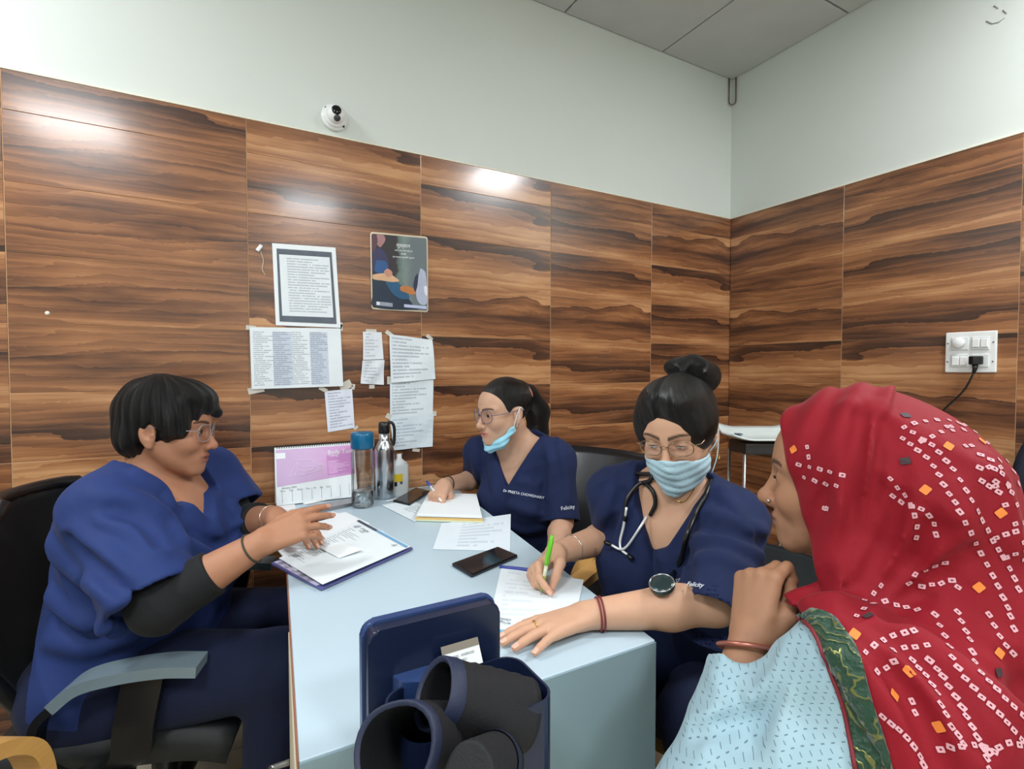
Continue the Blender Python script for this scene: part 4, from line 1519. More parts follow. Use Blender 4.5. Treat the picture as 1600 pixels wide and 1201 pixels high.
def add_nails(hp, parent, m, k=1.0):
    """thin curved nail plates on the fingertips"""
    for tip, dv, nz, r in hp.get('nails', []):
        sd = np.cross(dv, nz)
        vs, fs = [], []
        N1, N2 = 6, 6
        for j in range(N2 + 1):
            for i in range(N1 + 1):
                a = (i / N1 - .5) * 2; b = j / N2
                ca = math.radians(a * 52)
                ln = -.0075 + .0125 * b - .0022 * a * a * (1 if b > .5 else -.6) * abs(b - .5) * 2
                rr = r * .90 + .0006
                vs.append(tip + dv * ln + (nz * math.cos(ca) + sd * math.sin(ca)) * rr)
        for j in range(N2):
            for i in range(N1):
                q = j * (N1 + 1) + i
                fs.append((q, q + 1, q + N1 + 2, q + N1 + 1))
        put(link('fingernail', me_from('fingernail', vs, fs, True), m), parent)


def eye_me(name, side, gaze=(1, 0, 0), openu=17, openl=12, R=.0156):
    """almond patch of the eyeball with iris, and a lash line"""
    c = np.array([.0735, side * .031, -.002])
    g = np.asarray(gaze, float); g /= np.linalg.norm(g)
    nu, nv = 36, 18
    vs, fs, mi = [], [], []
    H = 42
    for j in range(nv + 1):
        for i in range(nu + 1):
            h = -H + 2 * H * i / nu
            s = 1 - (h / H) ** 2
            up, dn = openu * s ** .8, -openl * s ** .9
            e = dn + (up - dn) * j / nv
            a, b = math.radians(h), math.radians(e)
            vs.append(c + R * np.array([math.cos(b) * math.cos(a), math.cos(b) * math.sin(a), math.sin(b)]))
    for j in range(nv):
        for i in range(nu):
            f = (j * (nu + 1) + i, j * (nu + 1) + i + 1, (j + 1) * (nu + 1) + i + 1, (j + 1) * (nu + 1) + i)
            m = sum(vs[k] for k in f) / 4 - c
            ang = math.degrees(math.acos(max(-1, min(1, m @ g / np.linalg.norm(m)))))
            fs.append(f); mi.append(2 if ang < 11 else (1 if ang < 24 else 0))
    n0 = len(vs)
    top = [vs[nv * (nu + 1) + i] + np.array([.0007, 0, .0002]) for i in range(nu + 1)]
    tm_ = tube_me('t', top, [.0004 + .0009 * (1 - abs(2 * i / nu - 1)) for i in range(nu + 1)], 6)
    vs += [np.array(v.co) for v in tm_.vertices]
    for pl_ in tm_.polygons:
        fs.append(tuple(n0 + k for k in pl_.vertices)); mi.append(2)
    bpy.data.meshes.remove(tm_)
    me = me_from(name, vs, fs, True)
    for pl_, m in zip(me.polygons, mi):
        pl_.material_index = m
    return me


EYEM = [M('eye_white', (232, 228, 222), .2, var=.02), M('iris_brown', (48, 28, 18), .12), M('pupil_black', (8, 6, 6), .1)]


# ------------------------------------------------------------------ hand
FL_ = {'index': (.0265, .070), 'middle': (.0085, .078), 'ring': (-.0095, .072), 'pinky': (-.0265, .056)}


def hand_prims(fr, side, pose, s=.95):
    """bones of one hand. Local: x to the fingertips, y to the thumb side, z out of the back of the hand.
    pose: finger -> (spread deg, mcp, pip, dip flexion deg); thumb -> list of local joints"""
    W_ = lambda v: fr.c + (np.array([v[0], v[1], v[2]]) * s) @ fr.R
    out = {'palm': [], 'fingers': []}
    for f, (y, L_) in FL_.items():
        k = .088 if f != 'pinky' else .080
        if f == 'ring':
            k = .085
        kz = .003 if f in ('middle', 'ring') else 0.0
        out['palm'].append((W_((.008, y * .62, 0)), W_((k, y, kz)), .0150 * s, .0108 * s))
        sprd, a1, a2, a3 = pose[f]
        p = np.array([k, y, kz]); ang = 0
        ch = [p]; dv = nz = None
        for fl, seg in zip((a1, a2, a3), (.46, .30, .24)):
            ang += fl
            a = math.radians(ang); sr = math.radians(sprd)
            dv = np.array([math.cos(a) * math.cos(sr), math.cos(a) * math.sin(sr), -math.sin(a)])
            p = p + dv * L_ * seg
            ch.append(p)
            nz = np.array([math.sin(a) * math.cos(sr), math.sin(a) * math.sin(sr), math.cos(a)])
        out.setdefault('nails', []).append((W_(p), dv @ fr.R, nz @ fr.R, (.0080 if f != 'pinky' else .0070) * .72 * s / .72 * .9))
        r0 = .0092 if f != 'pinky' else .0080
        rr = [r0 * 1.04, r0 * .95, r0 * .86, r0 * .72]
        out['fingers'].append([(W_(ch[i]), W_(ch[i + 1]), rr[i] * s, rr[i + 1] * s) for i in range(3)])
    out['palm'].append((W_((.020, -.004, -.006)), W_((.066, -.002, -.005)), .017 * s, .013 * s))
    th = pose['thumb']
    tr = [.0155, .0125, .0108, .0080]
    out['palm'].append((W_(th[0]), W_(th[1]), tr[0] * s, tr[1] * s))
    out['fingers'].append([(W_(th[i]), W_(th[i + 1]), tr[i] * s, tr[i + 1] * s) for i in range(1, 3)])
    out['c'] = W_((.075, 0, -.01)); out['tips'] = [c[-1][1] for c in out['fingers']]
    return out


def hand_d(p, hp):
    d = None
    for a in hp['palm']:
        e = rc(p, *a)
        d = e if d is None else smin(d, e, .010)
    fd = None
    for ch in hp['fingers']:
        f = None
        for a in ch:
            e = rc(p, *a)
            f = e if f is None else smin(f, e, .0025)
        d2 = f
        fd = d2 if fd is None else np.minimum(fd, d2)
    return smin(d, fd, .006)


THUMB_OPEN = [(.012, .020, -.010), (.042, .044, -.016), (.070, .058, -.018), (.094, .066, -.020)]
THUMB_SIDE = [(.012, .020, -.010), (.044, .038, -.014), (.074, .042, -.016), (.100, .040, -.018)]


# ------------------------------------------------------------------ body
class Body:
    """joints in world coordinates; everything else hangs on them"""
    def __init__(s, pelvis, ls, rs, neck, head, le, lw, re, rw, wid=1.0, dep=1.0, bust=1.0, arm=1.0):
        s.pelvis, s.ls, s.rs, s.neck, s.le, s.lw, s.re, s.rw = [np.asarray(v, float) for v in (pelvis, ls, rs, neck, le, lw, re, rw)]
        s.head = head
        ms = (s.ls + s.rs) / 2
        up = ms - s.pelvis
        s.H = float(np.linalg.norm(up))
        f = np.cross(s.ls - s.rs, up)
        s.fr = Fr(s.pelvis, f, left=s.ls - s.rs)
        s.wid, s.dep, s.bust, s.arm = wid, dep, bust, arm
        s.lh = s.rh = None

    def torso(s, Pt, infl=0.0):
        p = s.fr.l(Pt)
        q = p.copy(); q[:, 1] = np.abs(q[:, 1])
        H, w, e = s.H, s.wid, s.dep
        d = el(p, (0, 0, .02), (.135 * e, .180 * w, .13))
        d = smin(d, el(p, (.005, 0, .17), (.118 * e, .150 * w, .16)), .06)
        d = smin(d, el(p, (0, 0, H - .12), (.110 * e, .150 * w, .17)), .06)
        d = smin(d, el(q, (.078 * e, .072 * w, H - .15), (.062 * s.bust, .066 * s.bust, .068 * s.bust)), .05)
        nk = s.fr.l(s.neck[None].astype(F4))[0]
        lsl = s.fr.l(s.ls[None].astype(F4))[0]
        d = smin(d, rc(q, (nk[0] - .01, 0, H - .01), (lsl[0], abs(lsl[1]) - .01, lsl[2] - .005), .058, .048), .05)
        d = smin(d, rc(q, (nk[0] - .012, .02, nk[2] + .0), (lsl[0] - .01, abs(lsl[1]) - .02, lsl[2] + .006), .040, .036), .045)
        return d - infl

    def neckd(s, Pt):
        hb = s.head.w((-.030, 0, -.060))
        return rc(Pt, hb, s.neck - s.fr.d((0, 0, .02)), .052 * s.head.s, .058)

    def arms(s, Pt, infl=0.0, which='lr', shoulder=.050):
        d = None
        for c, (a, e, w_) in (('l', (s.ls, s.le, s.lw)), ('r', (s.rs, s.re, s.rw))):
            if c not in which:
                continue
            k = s.arm
            x = rc(Pt, a, e, shoulder * k, .038 * k)
            m_ = e + (w_ - e) * .35
            x = smin(x, rc(Pt, e, m_, .037 * k, .0385 * k), .02)
            x = smin(x, rc(Pt, m_, w_, .0385 * k, .0245 * k), .015)
            d = x if d is None else np.minimum(d, x)
        return d - infl

    def skin(s, Pt):
        d = smin(s.torso(Pt, s.sk), s.arms(Pt), .03)
        d = smin(d, s.neckd(Pt), .03)
        hd = masked(Pt, s.head.w((0, 0, 0)), .20 * s.head.s, lambda X: head_d(s.head.l(X), **s.hk) * F4(s.head.s))
        d = smin(d, hd, .012)
        for hp in (s.lh, s.rh):
            if hp is not None:
                d = smin(d, masked(Pt, hp['c'], .16, lambda X: hand_d(X, hp)), .010)
        return d

    hk = {}
    sk = -.005
    bk = .035

    def bounds(s, pad=.09):
        pts = [s.pelvis + (0, 0, .1), s.ls, s.rs, s.le, s.re, s.lw, s.rw, s.head.w((.12, 0, 0)), s.head.w((-.11, 0, 0)), s.head.w((0, 0, .12)), s.neck]
        for hp in (s.lh, s.rh):
            if hp is not None:
                pts += hp['tips']
        pts = np.array(pts)
        return pts.min(0) - pad, pts.max(0) + pad


def folds(Pt, amp, seed=0, wl=.085, dirs=None):
    """long soft cloth folds as an offset: waves along one direction, bent and fading in and out"""
    rs = np.random.RandomState(seed)
    X = Pt.astype(F4)
    k = F4(2 * math.pi / wl)
    def wav(sc):
        a = rs.rand(3, 3) * 2 - 1
        a /= np.linalg.norm(a, axis=1, keepdims=True)
        q = X @ (a.T * sc).astype(F4) + (rs.rand(3) * 6).astype(F4)
        return np.sin(q[:, 0] + np.sin(q[:, 1])) * np.cos(q[:, 2] * .7)
    o = 0
    for i in range(2):
        a = np.asarray(dirs[i] if dirs else rs.rand(3) * 2 - 1, float); a /= np.linalg.norm(a)
        u = (X @ a.astype(F4)) * k * F4(.5 + .2 * i) + 1.6 * wav(k * .14)
        m = np.clip(.25 + 1.1 * wav(k * .17), 0, 1)
        o = o - ((1 - np.abs(np.sin(u))) ** 1.8 - .15) * m / (1 + .8 * i)
    return o * amp


def arm_cut(Pt, a, e, t0):
    """signed distance beyond the sleeve end, positive past t0 on the line a-e"""
    ab = np.asarray(e) - np.asarray(a)
    L_ = np.linalg.norm(ab)
    return (Pt - np.asarray(a, F4)) @ (ab / L_).astype(F4) - F4(t0 * L_)


def scrub_top(b, Pt, sl=.8, sr=.8, seed=1, vdepth=.10, slope=1.55, amp=.004, loose=.012, sleeve=(.056, .066), hem=-.10, dirs=None, wl=.10):
    d = b.torso(Pt, loose)
    sv = None
    for (a, e, t) in ((b.ls, b.le, sl), (b.rs, b.re, sr)):
        s_ = rc(Pt, a, a + (e - a) * max(1.0, t + .15), sleeve[0] * b.arm, sleeve[1] * b.arm)
        sv = s_ if sv is None else np.minimum(sv, s_)
    d = smin(d, sv, .045)
    d = d + folds(Pt, amp, seed, wl, dirs)
    for (a, e, t) in ((b.ls, b.le, sl), (b.rs, b.re, sr)):
        cut = arm_cut(Pt, a, e, t)
        near = rc(Pt, a, a + (e - a) * 1.6, .12, .12)           # only trim around the arm itself
        tor = b.torso(Pt, loose)
        d = smax(d, np.minimum(np.minimum(cut, -near), tor - .002), .006)
        inner = rc(Pt, a, e + (e - a) * .3, sleeve[0] * b.arm - .008, sleeve[1] * b.arm - .006)
        hol = np.maximum(np.maximum(inner, -(cut + .03)), .006 - tor)
        d = smax(d, -hol, .002)
    p = b.fr.l(Pt)
    nk = b.fr.l(b.neck[None].astype(F4))[0]
    yy = np.abs(p[:, 1])
    v = (b.H + .045 - vdepth) + slope * np.maximum(yy - .003, 0) - p[:, 2]          # negative inside the V
    v = smax(v * F4(1 / math.sqrt(1 + slope * slope)), -(p[:, 0] - nk[0] + .02), .01)
    back = np.maximum((nk[2] + b.bk) - p[:, 2], yy - .085)
    hole = np.minimum(v, back)
    d = smax(d, -hole, .003)
    d = smax(d, (hem - p[:, 2]), .004)
    return d


def trace(fn, pix, n=70):
    """where the view rays through these pixels first meet the solid"""
    R_ = np.array([ray(*p) for p in pix]); R_ /= np.linalg.norm(R_, axis=1, keepdims=True)
    t = np.full(len(pix), .25)
    for _ in range(n):
        d = fn((C0 + R_ * t[:, None]).astype(F4))
        t = t + np.clip(d, -.02, .25) * .8
    Pt = C0 + R_ * t[:, None]
    return Pt, np.abs(fn(Pt.astype(F4))) < .01, R_


def crease(fn, lines, r=.011, rise=.0055, k=.022):
    """adds cloth folds (soft ridges) along traced lines to a garment; a negative rise presses a groove instead"""
    caps = []
    for item in lines:
        ln, rr, up = (item if isinstance(item, tuple) else (item, r, rise))
        pts = spline([np.array(p, float) for p in ln], 4)
        Pt, ok, R_ = trace(fn, pts)
        n = len(pts)
        for i in range(n - 1):
            if ok[i] and ok[i + 1] and np.linalg.norm(Pt[i + 1] - Pt[i]) < .06:
                f0, f1 = [max(.15, math.sin(math.pi * (j + .6) / (n + .2))) for j in (i, i + 1)]
                s0, s1 = (rr - up) if up > 0 else (-.004), 0
                if up > 0:
                    a, b = Pt[i] + R_[i] * (rr - up * f0), Pt[i + 1] + R_[i + 1] * (rr - up * f1)
                else:
                    a, b = Pt[i] - R_[i] * (rr + up * f0), Pt[i + 1] - R_[i + 1] * (rr + up * f1)
                caps.append((a, b, rr, up > 0))
    if not caps:
        return fn
    cen = np.mean([c[0] for c in caps], 0); rad = max(np.linalg.norm(c[0] - cen) for c in caps) + .09

    def out(X):
        d = fn(X)
        q = X - cen.astype(F4)
        m = (np.einsum('ij,ij->i', q, q) < rad * rad) & (np.abs(d) < .05)
        if m.any():
            Y = X[m]; dm = d[m]
            g = None; h_ = None
            for a, b, rr, add in caps:
                e = rc(Y, a, b, rr, rr)
                if add:
                    g = e if g is None else np.minimum(g, e)
                else:
                    h_ = e if h_ is None else np.minimum(h_, e)
            if g is not None:
                dm = smin(dm, g, k)
            if h_ is not None:
                dm = smax(dm, -h_, k * .7)
            d = d.copy(); d[m] = dm
        return d
    return out


def grow(name, fn, lo, hi, h, m, parent, label=None):
    me, V, Q = mesh_sdf(name, fn, lo, hi, h)
    o = link(name, me, m)
    put(o, parent)
    if label:
        o['label'] = label
    return o, V, Q


def add_skin(b, parent, skin, lip, brow, m, h=.003, brow_dz=0.0, zmin=None):
    lo, hi = b.bounds()
    me, V, Q = mesh_sdf('body', b.skin, lo, hi, h)
    c = head_colors(b.head.l(V.astype(F4)), skin, lip, brow, brow_dz)
    far = np.linalg.norm(V - b.head.w((0, 0, -.01)), axis=1) > .19 * b.head.s
    c[far] = np.asarray(skin, F4)
    for hp in (b.lh, b.rh):
        if hp is not None:
            for t_ in hp['tips']:
                w_ = np.exp(-(np.linalg.norm(V - t_, axis=1) / .014) ** 2)[:, None] * .35
                c = c * (1 - w_) + np.asarray(skin, F4) * np.array([1.02, .80, .74], F4) * w_
    paint(me, c)
    o = link('body', me, m)
    put(o, parent)
    return o


def add_eyes(b, parent, gaze, ou=17, olw=12):
    for s in (-1, 1):
        me = eye_me('eye', s, gaze, ou, olw)
        me.transform(Matrix.Scale(b.head.s, 4))
        o = link('eye', me, mats=EYEM)
        Mx = Matrix([list(r) for r in b.head.R]).transposed().to_4x4()
        me.transform(Mx)
        o.location = Vector(b.head.c)
        put(o, parent)


def add_hair(b, parent, fn, rad=.24, h=.003, name='hair', crown=(-.05, 0, .09), cshift=(0, 0, 0)):
    c = b.head.w(cshift)
    me, V, Q = mesh_sdf(name, lambda X: fn(b.head.l(X)) * F4(b.head.s), c - rad, c + rad, h)
    p = b.head.l(V.astype(F4))
    at = me.attributes.new('strand', 'FLOAT', 'POINT')
    a = np.arctan2(p[:, 1] - crown[1], p[:, 0] - crown[0]) + .6 * (p[:, 2] - crown[2]) * 3
    at.data.foreach_set('value', a.astype(F4))
    o = link(name, me, HAIR)
    put(o, parent)
    return o


def glasses(b, parent, rw=.0255, rh=.022, x=.101, z=-.003, r=.0011, m=None, lens=None, sq=2.4, half=False):
    e = Fr(b.head.c, b.head.R[0], left=b.head.R[1], scale=b.head.s)
    f = link('glasses_frame', None or bpy.data.meshes.new('glasses_frame'), m)
    bm = bmesh.new()
    def addt(pts, rad, closed=False):
        t_ = tube_me('t', [e.w(p) for p in pts], rad, 6, closed)
        bm.from_mesh(t_); bpy.data.meshes.remove(t_)
    for s in (-1, 1):
        ring = []
        for k in range(28):
            a = 2 * math.pi * k / 28
            ca, sa = math.cos(a), math.sin(a)
            yy = math.copysign(abs(ca) ** (2 / sq), ca) * rw; zz = math.copysign(abs(sa) ** (2 / sq), sa) * rh
            ring.append((x - .012 * (max(0, s * (s * .0335 + yy)) / .06) ** 2, s * .0335 + yy, z + zz))
        if half:
            addt([p for k, p in enumerate(ring) if k <= 14], r)
        else:
            addt(ring, r, True)
        ln = me_from('glasses_lens', [e.w(p) for p in ring], [tuple(range(28))])
        put(link('glasses_lens', ln, lens), parent)
        addt([(x - .011, s * (.0335 + rw), z + .006), (x - .022, s * .072, z + .006), (.03, s * .078, z + .006), (-.012, s * .080, z + .010), (-.03, s * .078, z - .012)], r)
    addt([(x, .0335 - rw, z + .004), (x + .004, 0, z + .009), (x, -.0335 + rw, z + .004)], r)
    bm.to_mesh(f.data); bm.free()
    put(f, parent)
    return f


GLENS = glass_mat('spectacle_lens', alpha=.05, tcol=(.96, .96, .98), refl=.3)


def text_on(parent, name, s, size, pos, xdir, nrm, m, italic=0):
    o = link(name, text_me(name, s, size, 'CENTER', .0003), m)
    n_ = np.asarray(nrm, float); n_ /= np.linalg.norm(n_)
    xd = np.asarray(xdir, float); xd = xd - n_ * (xd @ n_)
    basis(o, xd, np.cross(n_, xd), pos)
    put(o, parent)
    return o


def bvh_of(*objs):
    vs, fs = [], []
    for o in objs:
        n0 = len(vs)
        mw = wm(o) if o.parent is None else Matrix.Identity(4)
        me = o.data
        co = np.empty(len(me.vertices) * 3, F4); me.vertices.foreach_get('co', co)
        vs += [tuple(v) for v in co.reshape(-1, 3)]
        fs += [tuple(n0 + i for i in pl_.vertices) for pl_ in me.polygons]
    return BVHTree.FromPolygons(vs, fs)


def hit(bv, px, py, off=.002):
    r = ray(px, py)
    loc, nr, i, ds = bv.ray_cast(Vector(C0), Vector(r).normalized())
    if loc is None:
        return None, None
    nr = np.array(nr)
    if nr @ r > 0:
        nr = -nr
    return np.array(loc) + nr * off, nr
# ================================================================== people
def hframe(c, fwd, dorsal, side):
    f = np.asarray(fwd, float); f /= np.linalg.norm(f)
    n = np.asarray(dorsal, float); n = n - f * (n @ f); n /= np.linalg.norm(n)
    t = np.cross(f, n) if side == 'l' else np.cross(n, f)
    h = Fr(c, f, up=n)
    h.R = np.array([f, t, n])
    return h


V_ = lambda *a: np.array(a, float)
FIST = dict(index=(2, 62, 80, 50), middle=(0, 66, 82, 50), ring=(-2, 70, 82, 50), pinky=(-4, 72, 80, 50), thumb=[(.012, .020, -.012), (.044, .034, -.028), (.066, .022, -.042), (.080, .004, -.046)])
FLAT = dict(index=(9, 6, 8, 6), middle=(2, 4, 8, 6), ring=(-5, 4, 8, 6), pinky=(-17, 6, 8, 6), thumb=THUMB_OPEN)
WRITE = dict(index=(3, 40, 38, 18), middle=(0, 52, 50, 25), ring=(-3, 60, 60, 35), pinky=(-6, 64, 62, 35), thumb=[(.012, .020, -.012), (.046, .036, -.026), (.074, .032, -.040), (.096, .020, -.052)])

SCRUB = cloth_mat('navy_scrub', (25, 37, 74))
SCRUB1 = cloth_mat('royal_navy_scrub', (31, 50, 104), .75)
TROUS = cloth_mat('navy_trousers', (20, 28, 56))
UNDER = cloth_mat('black_undershirt', (24, 25, 28), .8)
SHOE = M('black_shoe', (20, 20, 22), .4)
STITCH = M('white_embroidery', (226, 232, 240), .7)


def legs_fn(b, lk, rk, la, ra, r0=.088, r1=.062, r2=.05):
    """trousers from the hips over the knees to the ankles"""
    hips = [b.fr.w((.0, s * .085 * b.wid, .0)) for s in (1, -1)]
    def fn(Pt):
        d = el(b.fr.l(Pt), (0, 0, .0), (.135 * b.dep, .185 * b.wid, .12))
        for hp, k, a in ((hips[0], lk, la), (hips[1], rk, ra)):
            d = smin(d, rc(Pt, hp, k, r0 * b.wid, r1), .04)
            d = smin(d, rc(Pt, k, a, r1, r2), .03)
        return d + folds(Pt, .004, 7, .11)
    pts = np.array([b.pelvis, *hips, lk, rk, la, ra])
    return fn, pts.min(0) - .2, pts.max(0) + .2


def shoes(parent, pts, az):
    for a in pts:
        f = Fr((a[0], a[1], .0), (math.cos(az), math.sin(az), 0))
        fn = lambda X: smax(smin(el(f.l(X), (.05, 0, .035), (.13, .043, .045)), el(f.l(X), (-.02, 0, .06), (.05, .038, .06)), .03), -(X[:, 2] - .003), .004)
        o, V, Q = grow('shoe', fn, f.c + (-.2, -.2, -.02), f.c + (.2, .2, .16), .008, SHOE, parent)


# ------------------------------------------------------------------ masked doctor at the right of the desk
h3 = head_frame(P(1060, 672, 1.15), 206, -17, 3, .96)
ls3, rs3 = V_(.955, .735, .892), V_(.838, 1.010, .912)
m3 = (ls3 + rs3) / 2
b3 = Body(V_(1.02, .94, .50), ls3, rs3, m3 + V_(-.012, -.018, .062), h3,
          V_(.778, .640, .792), V_(.560, .742, .7765), V_(.905, 1.045, .785), V_(.650, .972, .802), wid=1.02, dep=1.05, bust=1.05)
b3.lh = hand_prims(hframe(b3.lw, (-1, .03, -.045), (0, 0, 1), 'l'), 'l', FLAT, .97)
b3.rh = hand_prims(hframe(b3.rw, (-.90, -.36, -.20), (-.35, .60, .62), 'r'), 'r', WRITE, .95)
p3 = thing('person', 'masked doctor in navy scrubs writing at the right of the desk', 'person', (1.02, .94, 0))
SK3 = srgb(208, 164, 136)
add_skin(b3, p3, SK3, srgb(160, 96, 84), srgb(34, 24, 20), skin_mat('skin_fair'))
add_eyes(b3, p3, (1, -.12, -.55), 6, 12)
lo, hi = b3.bounds(.12); lo[2] = .42
f3 = crease(lambda X: scrub_top(b3, X, 1.22, .95, 3, .118, 1.9, .012, .014, (.058, .074), dirs=((-.35, .55, .75), (.75, -.6, .3)), wl=.085), [
    [(1128, 770), (1150, 800), (1176, 850)], [(1100, 800), (1140, 812), (1190, 830)], [(1085, 845), (1130, 845), (1185, 868)], [(1075, 880), (1120, 872), (1170, 895)], ([(1110, 825), (1150, 832), (1195, 850)], .012, -.006),
    [(962, 760), (945, 800), (930, 840)], [(985, 750), (975, 800), (965, 850)], ([(972, 770), (960, 810), (948, 850)], .011, -.006), [(1000, 840), (1010, 880), (1005, 920)], [(1030, 860), (1045, 890), (1040, 930)],
    ([(1075, 855), (1075, 880), (1062, 930)], .012, -.006)])
top3, _, _ = grow('scrub_top', f3, lo, hi, .004, SCRUB, p3, 'navy scrub top')
fn, lo, hi = legs_fn(b3, V_(.83, .74, .50), V_(.76, .95, .50), V_(.86, .70, .06), V_(.80, .92, .06))
grow('trousers', fn, lo, hi, .008, TROUS, p3)
shoes(p3, [V_(.84, .69, .06), V_(.78, .91, .06)], math.radians(200))


def hair3(p):
    q = p.copy(); q[:, 1] = np.abs(q[:, 1])
    d = el(p, (-.014, 0, .036), (.104, .086, .093))
    d = smin(d, el(q, (.022, .058, .028), (.050, .030, .058)), .03)
    d = smin(d, el(p, (.030, .0, .088), (.056, .062, .036)), .03)
    part = np.exp(-((p[:, 1] + .012) / .006) ** 2) * .004 * (p[:, 0] > -.02)
    d = d + part
    face = el(p, (.112, -.006, -.026), (.064, .066, .094))
    face = np.minimum(face, el(p, (.07, 0, -.08), (.09, .10, .065)))
    d = smax(d, -face, .008)
    d = smax(d, -el(q, (-.004, .094, -.030), (.026, .03, .030)), .006)
    bun = el(p, (-.100, .022, .098), (.046, .056, .050))
    bun = smin(bun, el(p, (-.085, .045, .112), (.030, .028, .026)), .012)
    bun = smin(bun, el(p, (-.098, -.012, .125), (.032, .034, .024)), .012)
    t = np.arctan2(p[:, 2] - .10, p[:, 1] - .02)
    bun = bun + .0032 * np.sin(4 * t + 70 * p[:, 0])
    d = smin(d, bun, .008)
    return d + .0011 * np.sin(95 * q[:, 1] + 30 * p[:, 0])


add_hair(b3, p3, hair3, cshift=(-.02, 0, .03))
glasses(b3, p3, .0255, .0165, m=M('gold_frame', (150, 128, 98), .25, .8), lens=GLENS, sq=2.6)


def mask_shape(p, jitter=.0008):
    q = p.copy(); q[:, 1] = np.abs(q[:, 1])
    d = el(p, (.028, 0, -.045), (.073, .070, .086))
    d = smin(d, el(p, (.090, 0, -.040), (.026, .026, .040)), .02)
    d = smin(d, sp(p, (.072, 0, -.098), .028), .02)
    d = d - .003
    d = d + jitter * np.sin(p[:, 2] * 330 + 2.5 * np.sin(p[:, 1] * 50)) + .0012 * np.sin(p[:, 1] * 130 + p[:, 2] * 60)
    return d


def mask3(p):
    q = np.abs(p[:, 1])
    d = mask_shape(p)
    d = smax(d, -(mask_shape(p, 0) + .0035), .001)
    d = smax(d, p[:, 2] - (-.020 - .30 * q), .003)           # upper edge
    d = smax(d, -.128 - p[:, 2] + .35 * q, .003)
    d = smax(d, .022 - p[:, 0], .003)
    return d


MASKM = cloth_mat('mask_blue', (176, 208, 220), .8, .05, 1500, .1)
c = h3.w((.05, 0, -.06))
grow('face_mask', lambda X: mask3(h3.l(X)) * F4(h3.s), c - .11, c + .11, .002, MASKM, p3, 'pale blue surgical mask over nose and mouth')
for s in (-1, 1):
    for k, z in enumerate((-.040, -.092)):
        pts = [h3.w(v) for v in ((.024, s * .070, z), (.006, s * .081, z * .6 - .002), (-.020, s * .083, -.004 - .012 * k), (-.034, s * .079, -.012))]
        put(link('mask_loop', tube_me('mask_loop', spline(pts, 5), .0013, 6), MASKM), p3)
for s in (-1, 1):
    e0 = h3.w((-.006, s * .078, -.048))
    put(link('earring', tube_me('earring', [e0 + h3.d((.009 * math.cos(a), s * .002, -.010 + .013 * math.sin(a))) for a in np.linspace(0, 6.283, 17)][:-1], .0016, 6, True), M('gold', (212, 170, 84), .25, 1.0)), p3)
# necklace and bangles
bv3 = bvh_of([o for o in p3.children if o.name.startswith('body')][0], top3)
npt = [hit(bv3, px, py, .0012)[0] for px, py in ((1044, 745), (1048, 768), (1060, 783), (1072, 781), (1084, 764), (1092, 748))]
if all(v is not None for v in npt):
    put(link('necklace', tube_me('necklace', spline(npt, 5), .0011, 6), M('gold')), p3)


def bangle(parent, name, w_, e_, r, rt, m, t=.10, sq=1.0, tilt=(0, 0, 0)):
    ax_ = np.asarray(e_) - np.asarray(w_); L_ = np.linalg.norm(ax_); ax_ = ax_ / L_ + np.asarray(tilt); ax_ /= np.linalg.norm(ax_)
    c_ = np.asarray(w_) + (np.asarray(e_) - np.asarray(w_)) * t
    u = np.cross(ax_, (0, 0, 1.0)); u /= np.linalg.norm(u); v = np.cross(ax_, u)
    return put(link(name, tube_me(name, [c_ + (u * math.cos(a) + v * math.sin(a)) * r for a in np.linspace(0, 2 * math.pi, 33)][:-1], rt, 8, True), m), parent)


RED = M('maroon_thread', (120, 40, 46), .6)
bangle(p3, 'thread_bracelet', b3.lw, b3.le, .0285, .0018, RED, .10)
bangle(p3, 'thread_bracelet', b3.lw, b3.le, .0287, .0018, RED, .125)
bangle(p3, 'bracelet', b3.rw, b3.re, .0300, .0012, M('silver', (210, 206, 200), .25, 1.0), .22)
rg = b3.lh['fingers'][1][0]
rc_, rd_ = rg[0] * .62 + rg[1] * .38, rg[1] - rg[0]
bangle(p3, 'ring', rc_, rc_ + rd_, .0102, .0012, M('gold'), 0)
pt, pe = V_(.563, .898, .7525), P(863, 836, 1.075)
pen = thing('green_pen', 'green topped ball pen in the masked doctor\'s right hand', 'pen', pt)
ad = pe - pt
put(link('pen_barrel', tube_me('pen_barrel', [pt + ad * .08, pt + ad * .5], .0042, 10), M('clear_barrel', (196, 200, 170), .2)), pen)
put(link('pen_grip', tube_me('pen_grip', [pt + ad * .07, pt + ad * .10, pt + ad * .30, pt + ad * .32], [.0035, .005, .005, .0044], 10), M('grip_olive', (140, 140, 60), .5)), pen)
put(link('pen_tip', tube_me('pen_tip', [pt, pt + ad * .07], [.0006, .003], 8), STL), pen)
put(link('pen_cap', tube_me('pen_cap', [pt + ad * .5, pt + ad * .56, pt + ad * .9, pt + ad * 1.0], [.0045, .0055, .0055, .0035], 10), M('lime_plastic', (110, 200, 40), .35)), pen)
put(link('pen_clip', tube_me('pen_clip', [pt + ad * .98 + V_(-.003, -.006, 0), pt + ad * .55 + V_(-.003, -.007, 0)], .0016, 6), M('lime_plastic')), pen)
# sleeve and chest lettering
for (s_, px, py, sz, xd) in (('Felicity', 1087, 914, .0135, None), ('DR', 1061, 906, .009, None)):
    hp_, nr = hit(bv3, px, py, .0015)
    if hp_ is not None:
        a2, _n = hit(bv3, px + 14, py + 5, .0015)
        text_on(p3, 'embroidery', s_, sz, hp_, (a2 - hp_) if a2 is not None else CR, nr, STITCH)

# stethoscope around the masked doctor's neck
ste = thing('stethoscope', 'black stethoscope hung round the masked doctor\'s neck', 'stethoscope', V_(*m3))


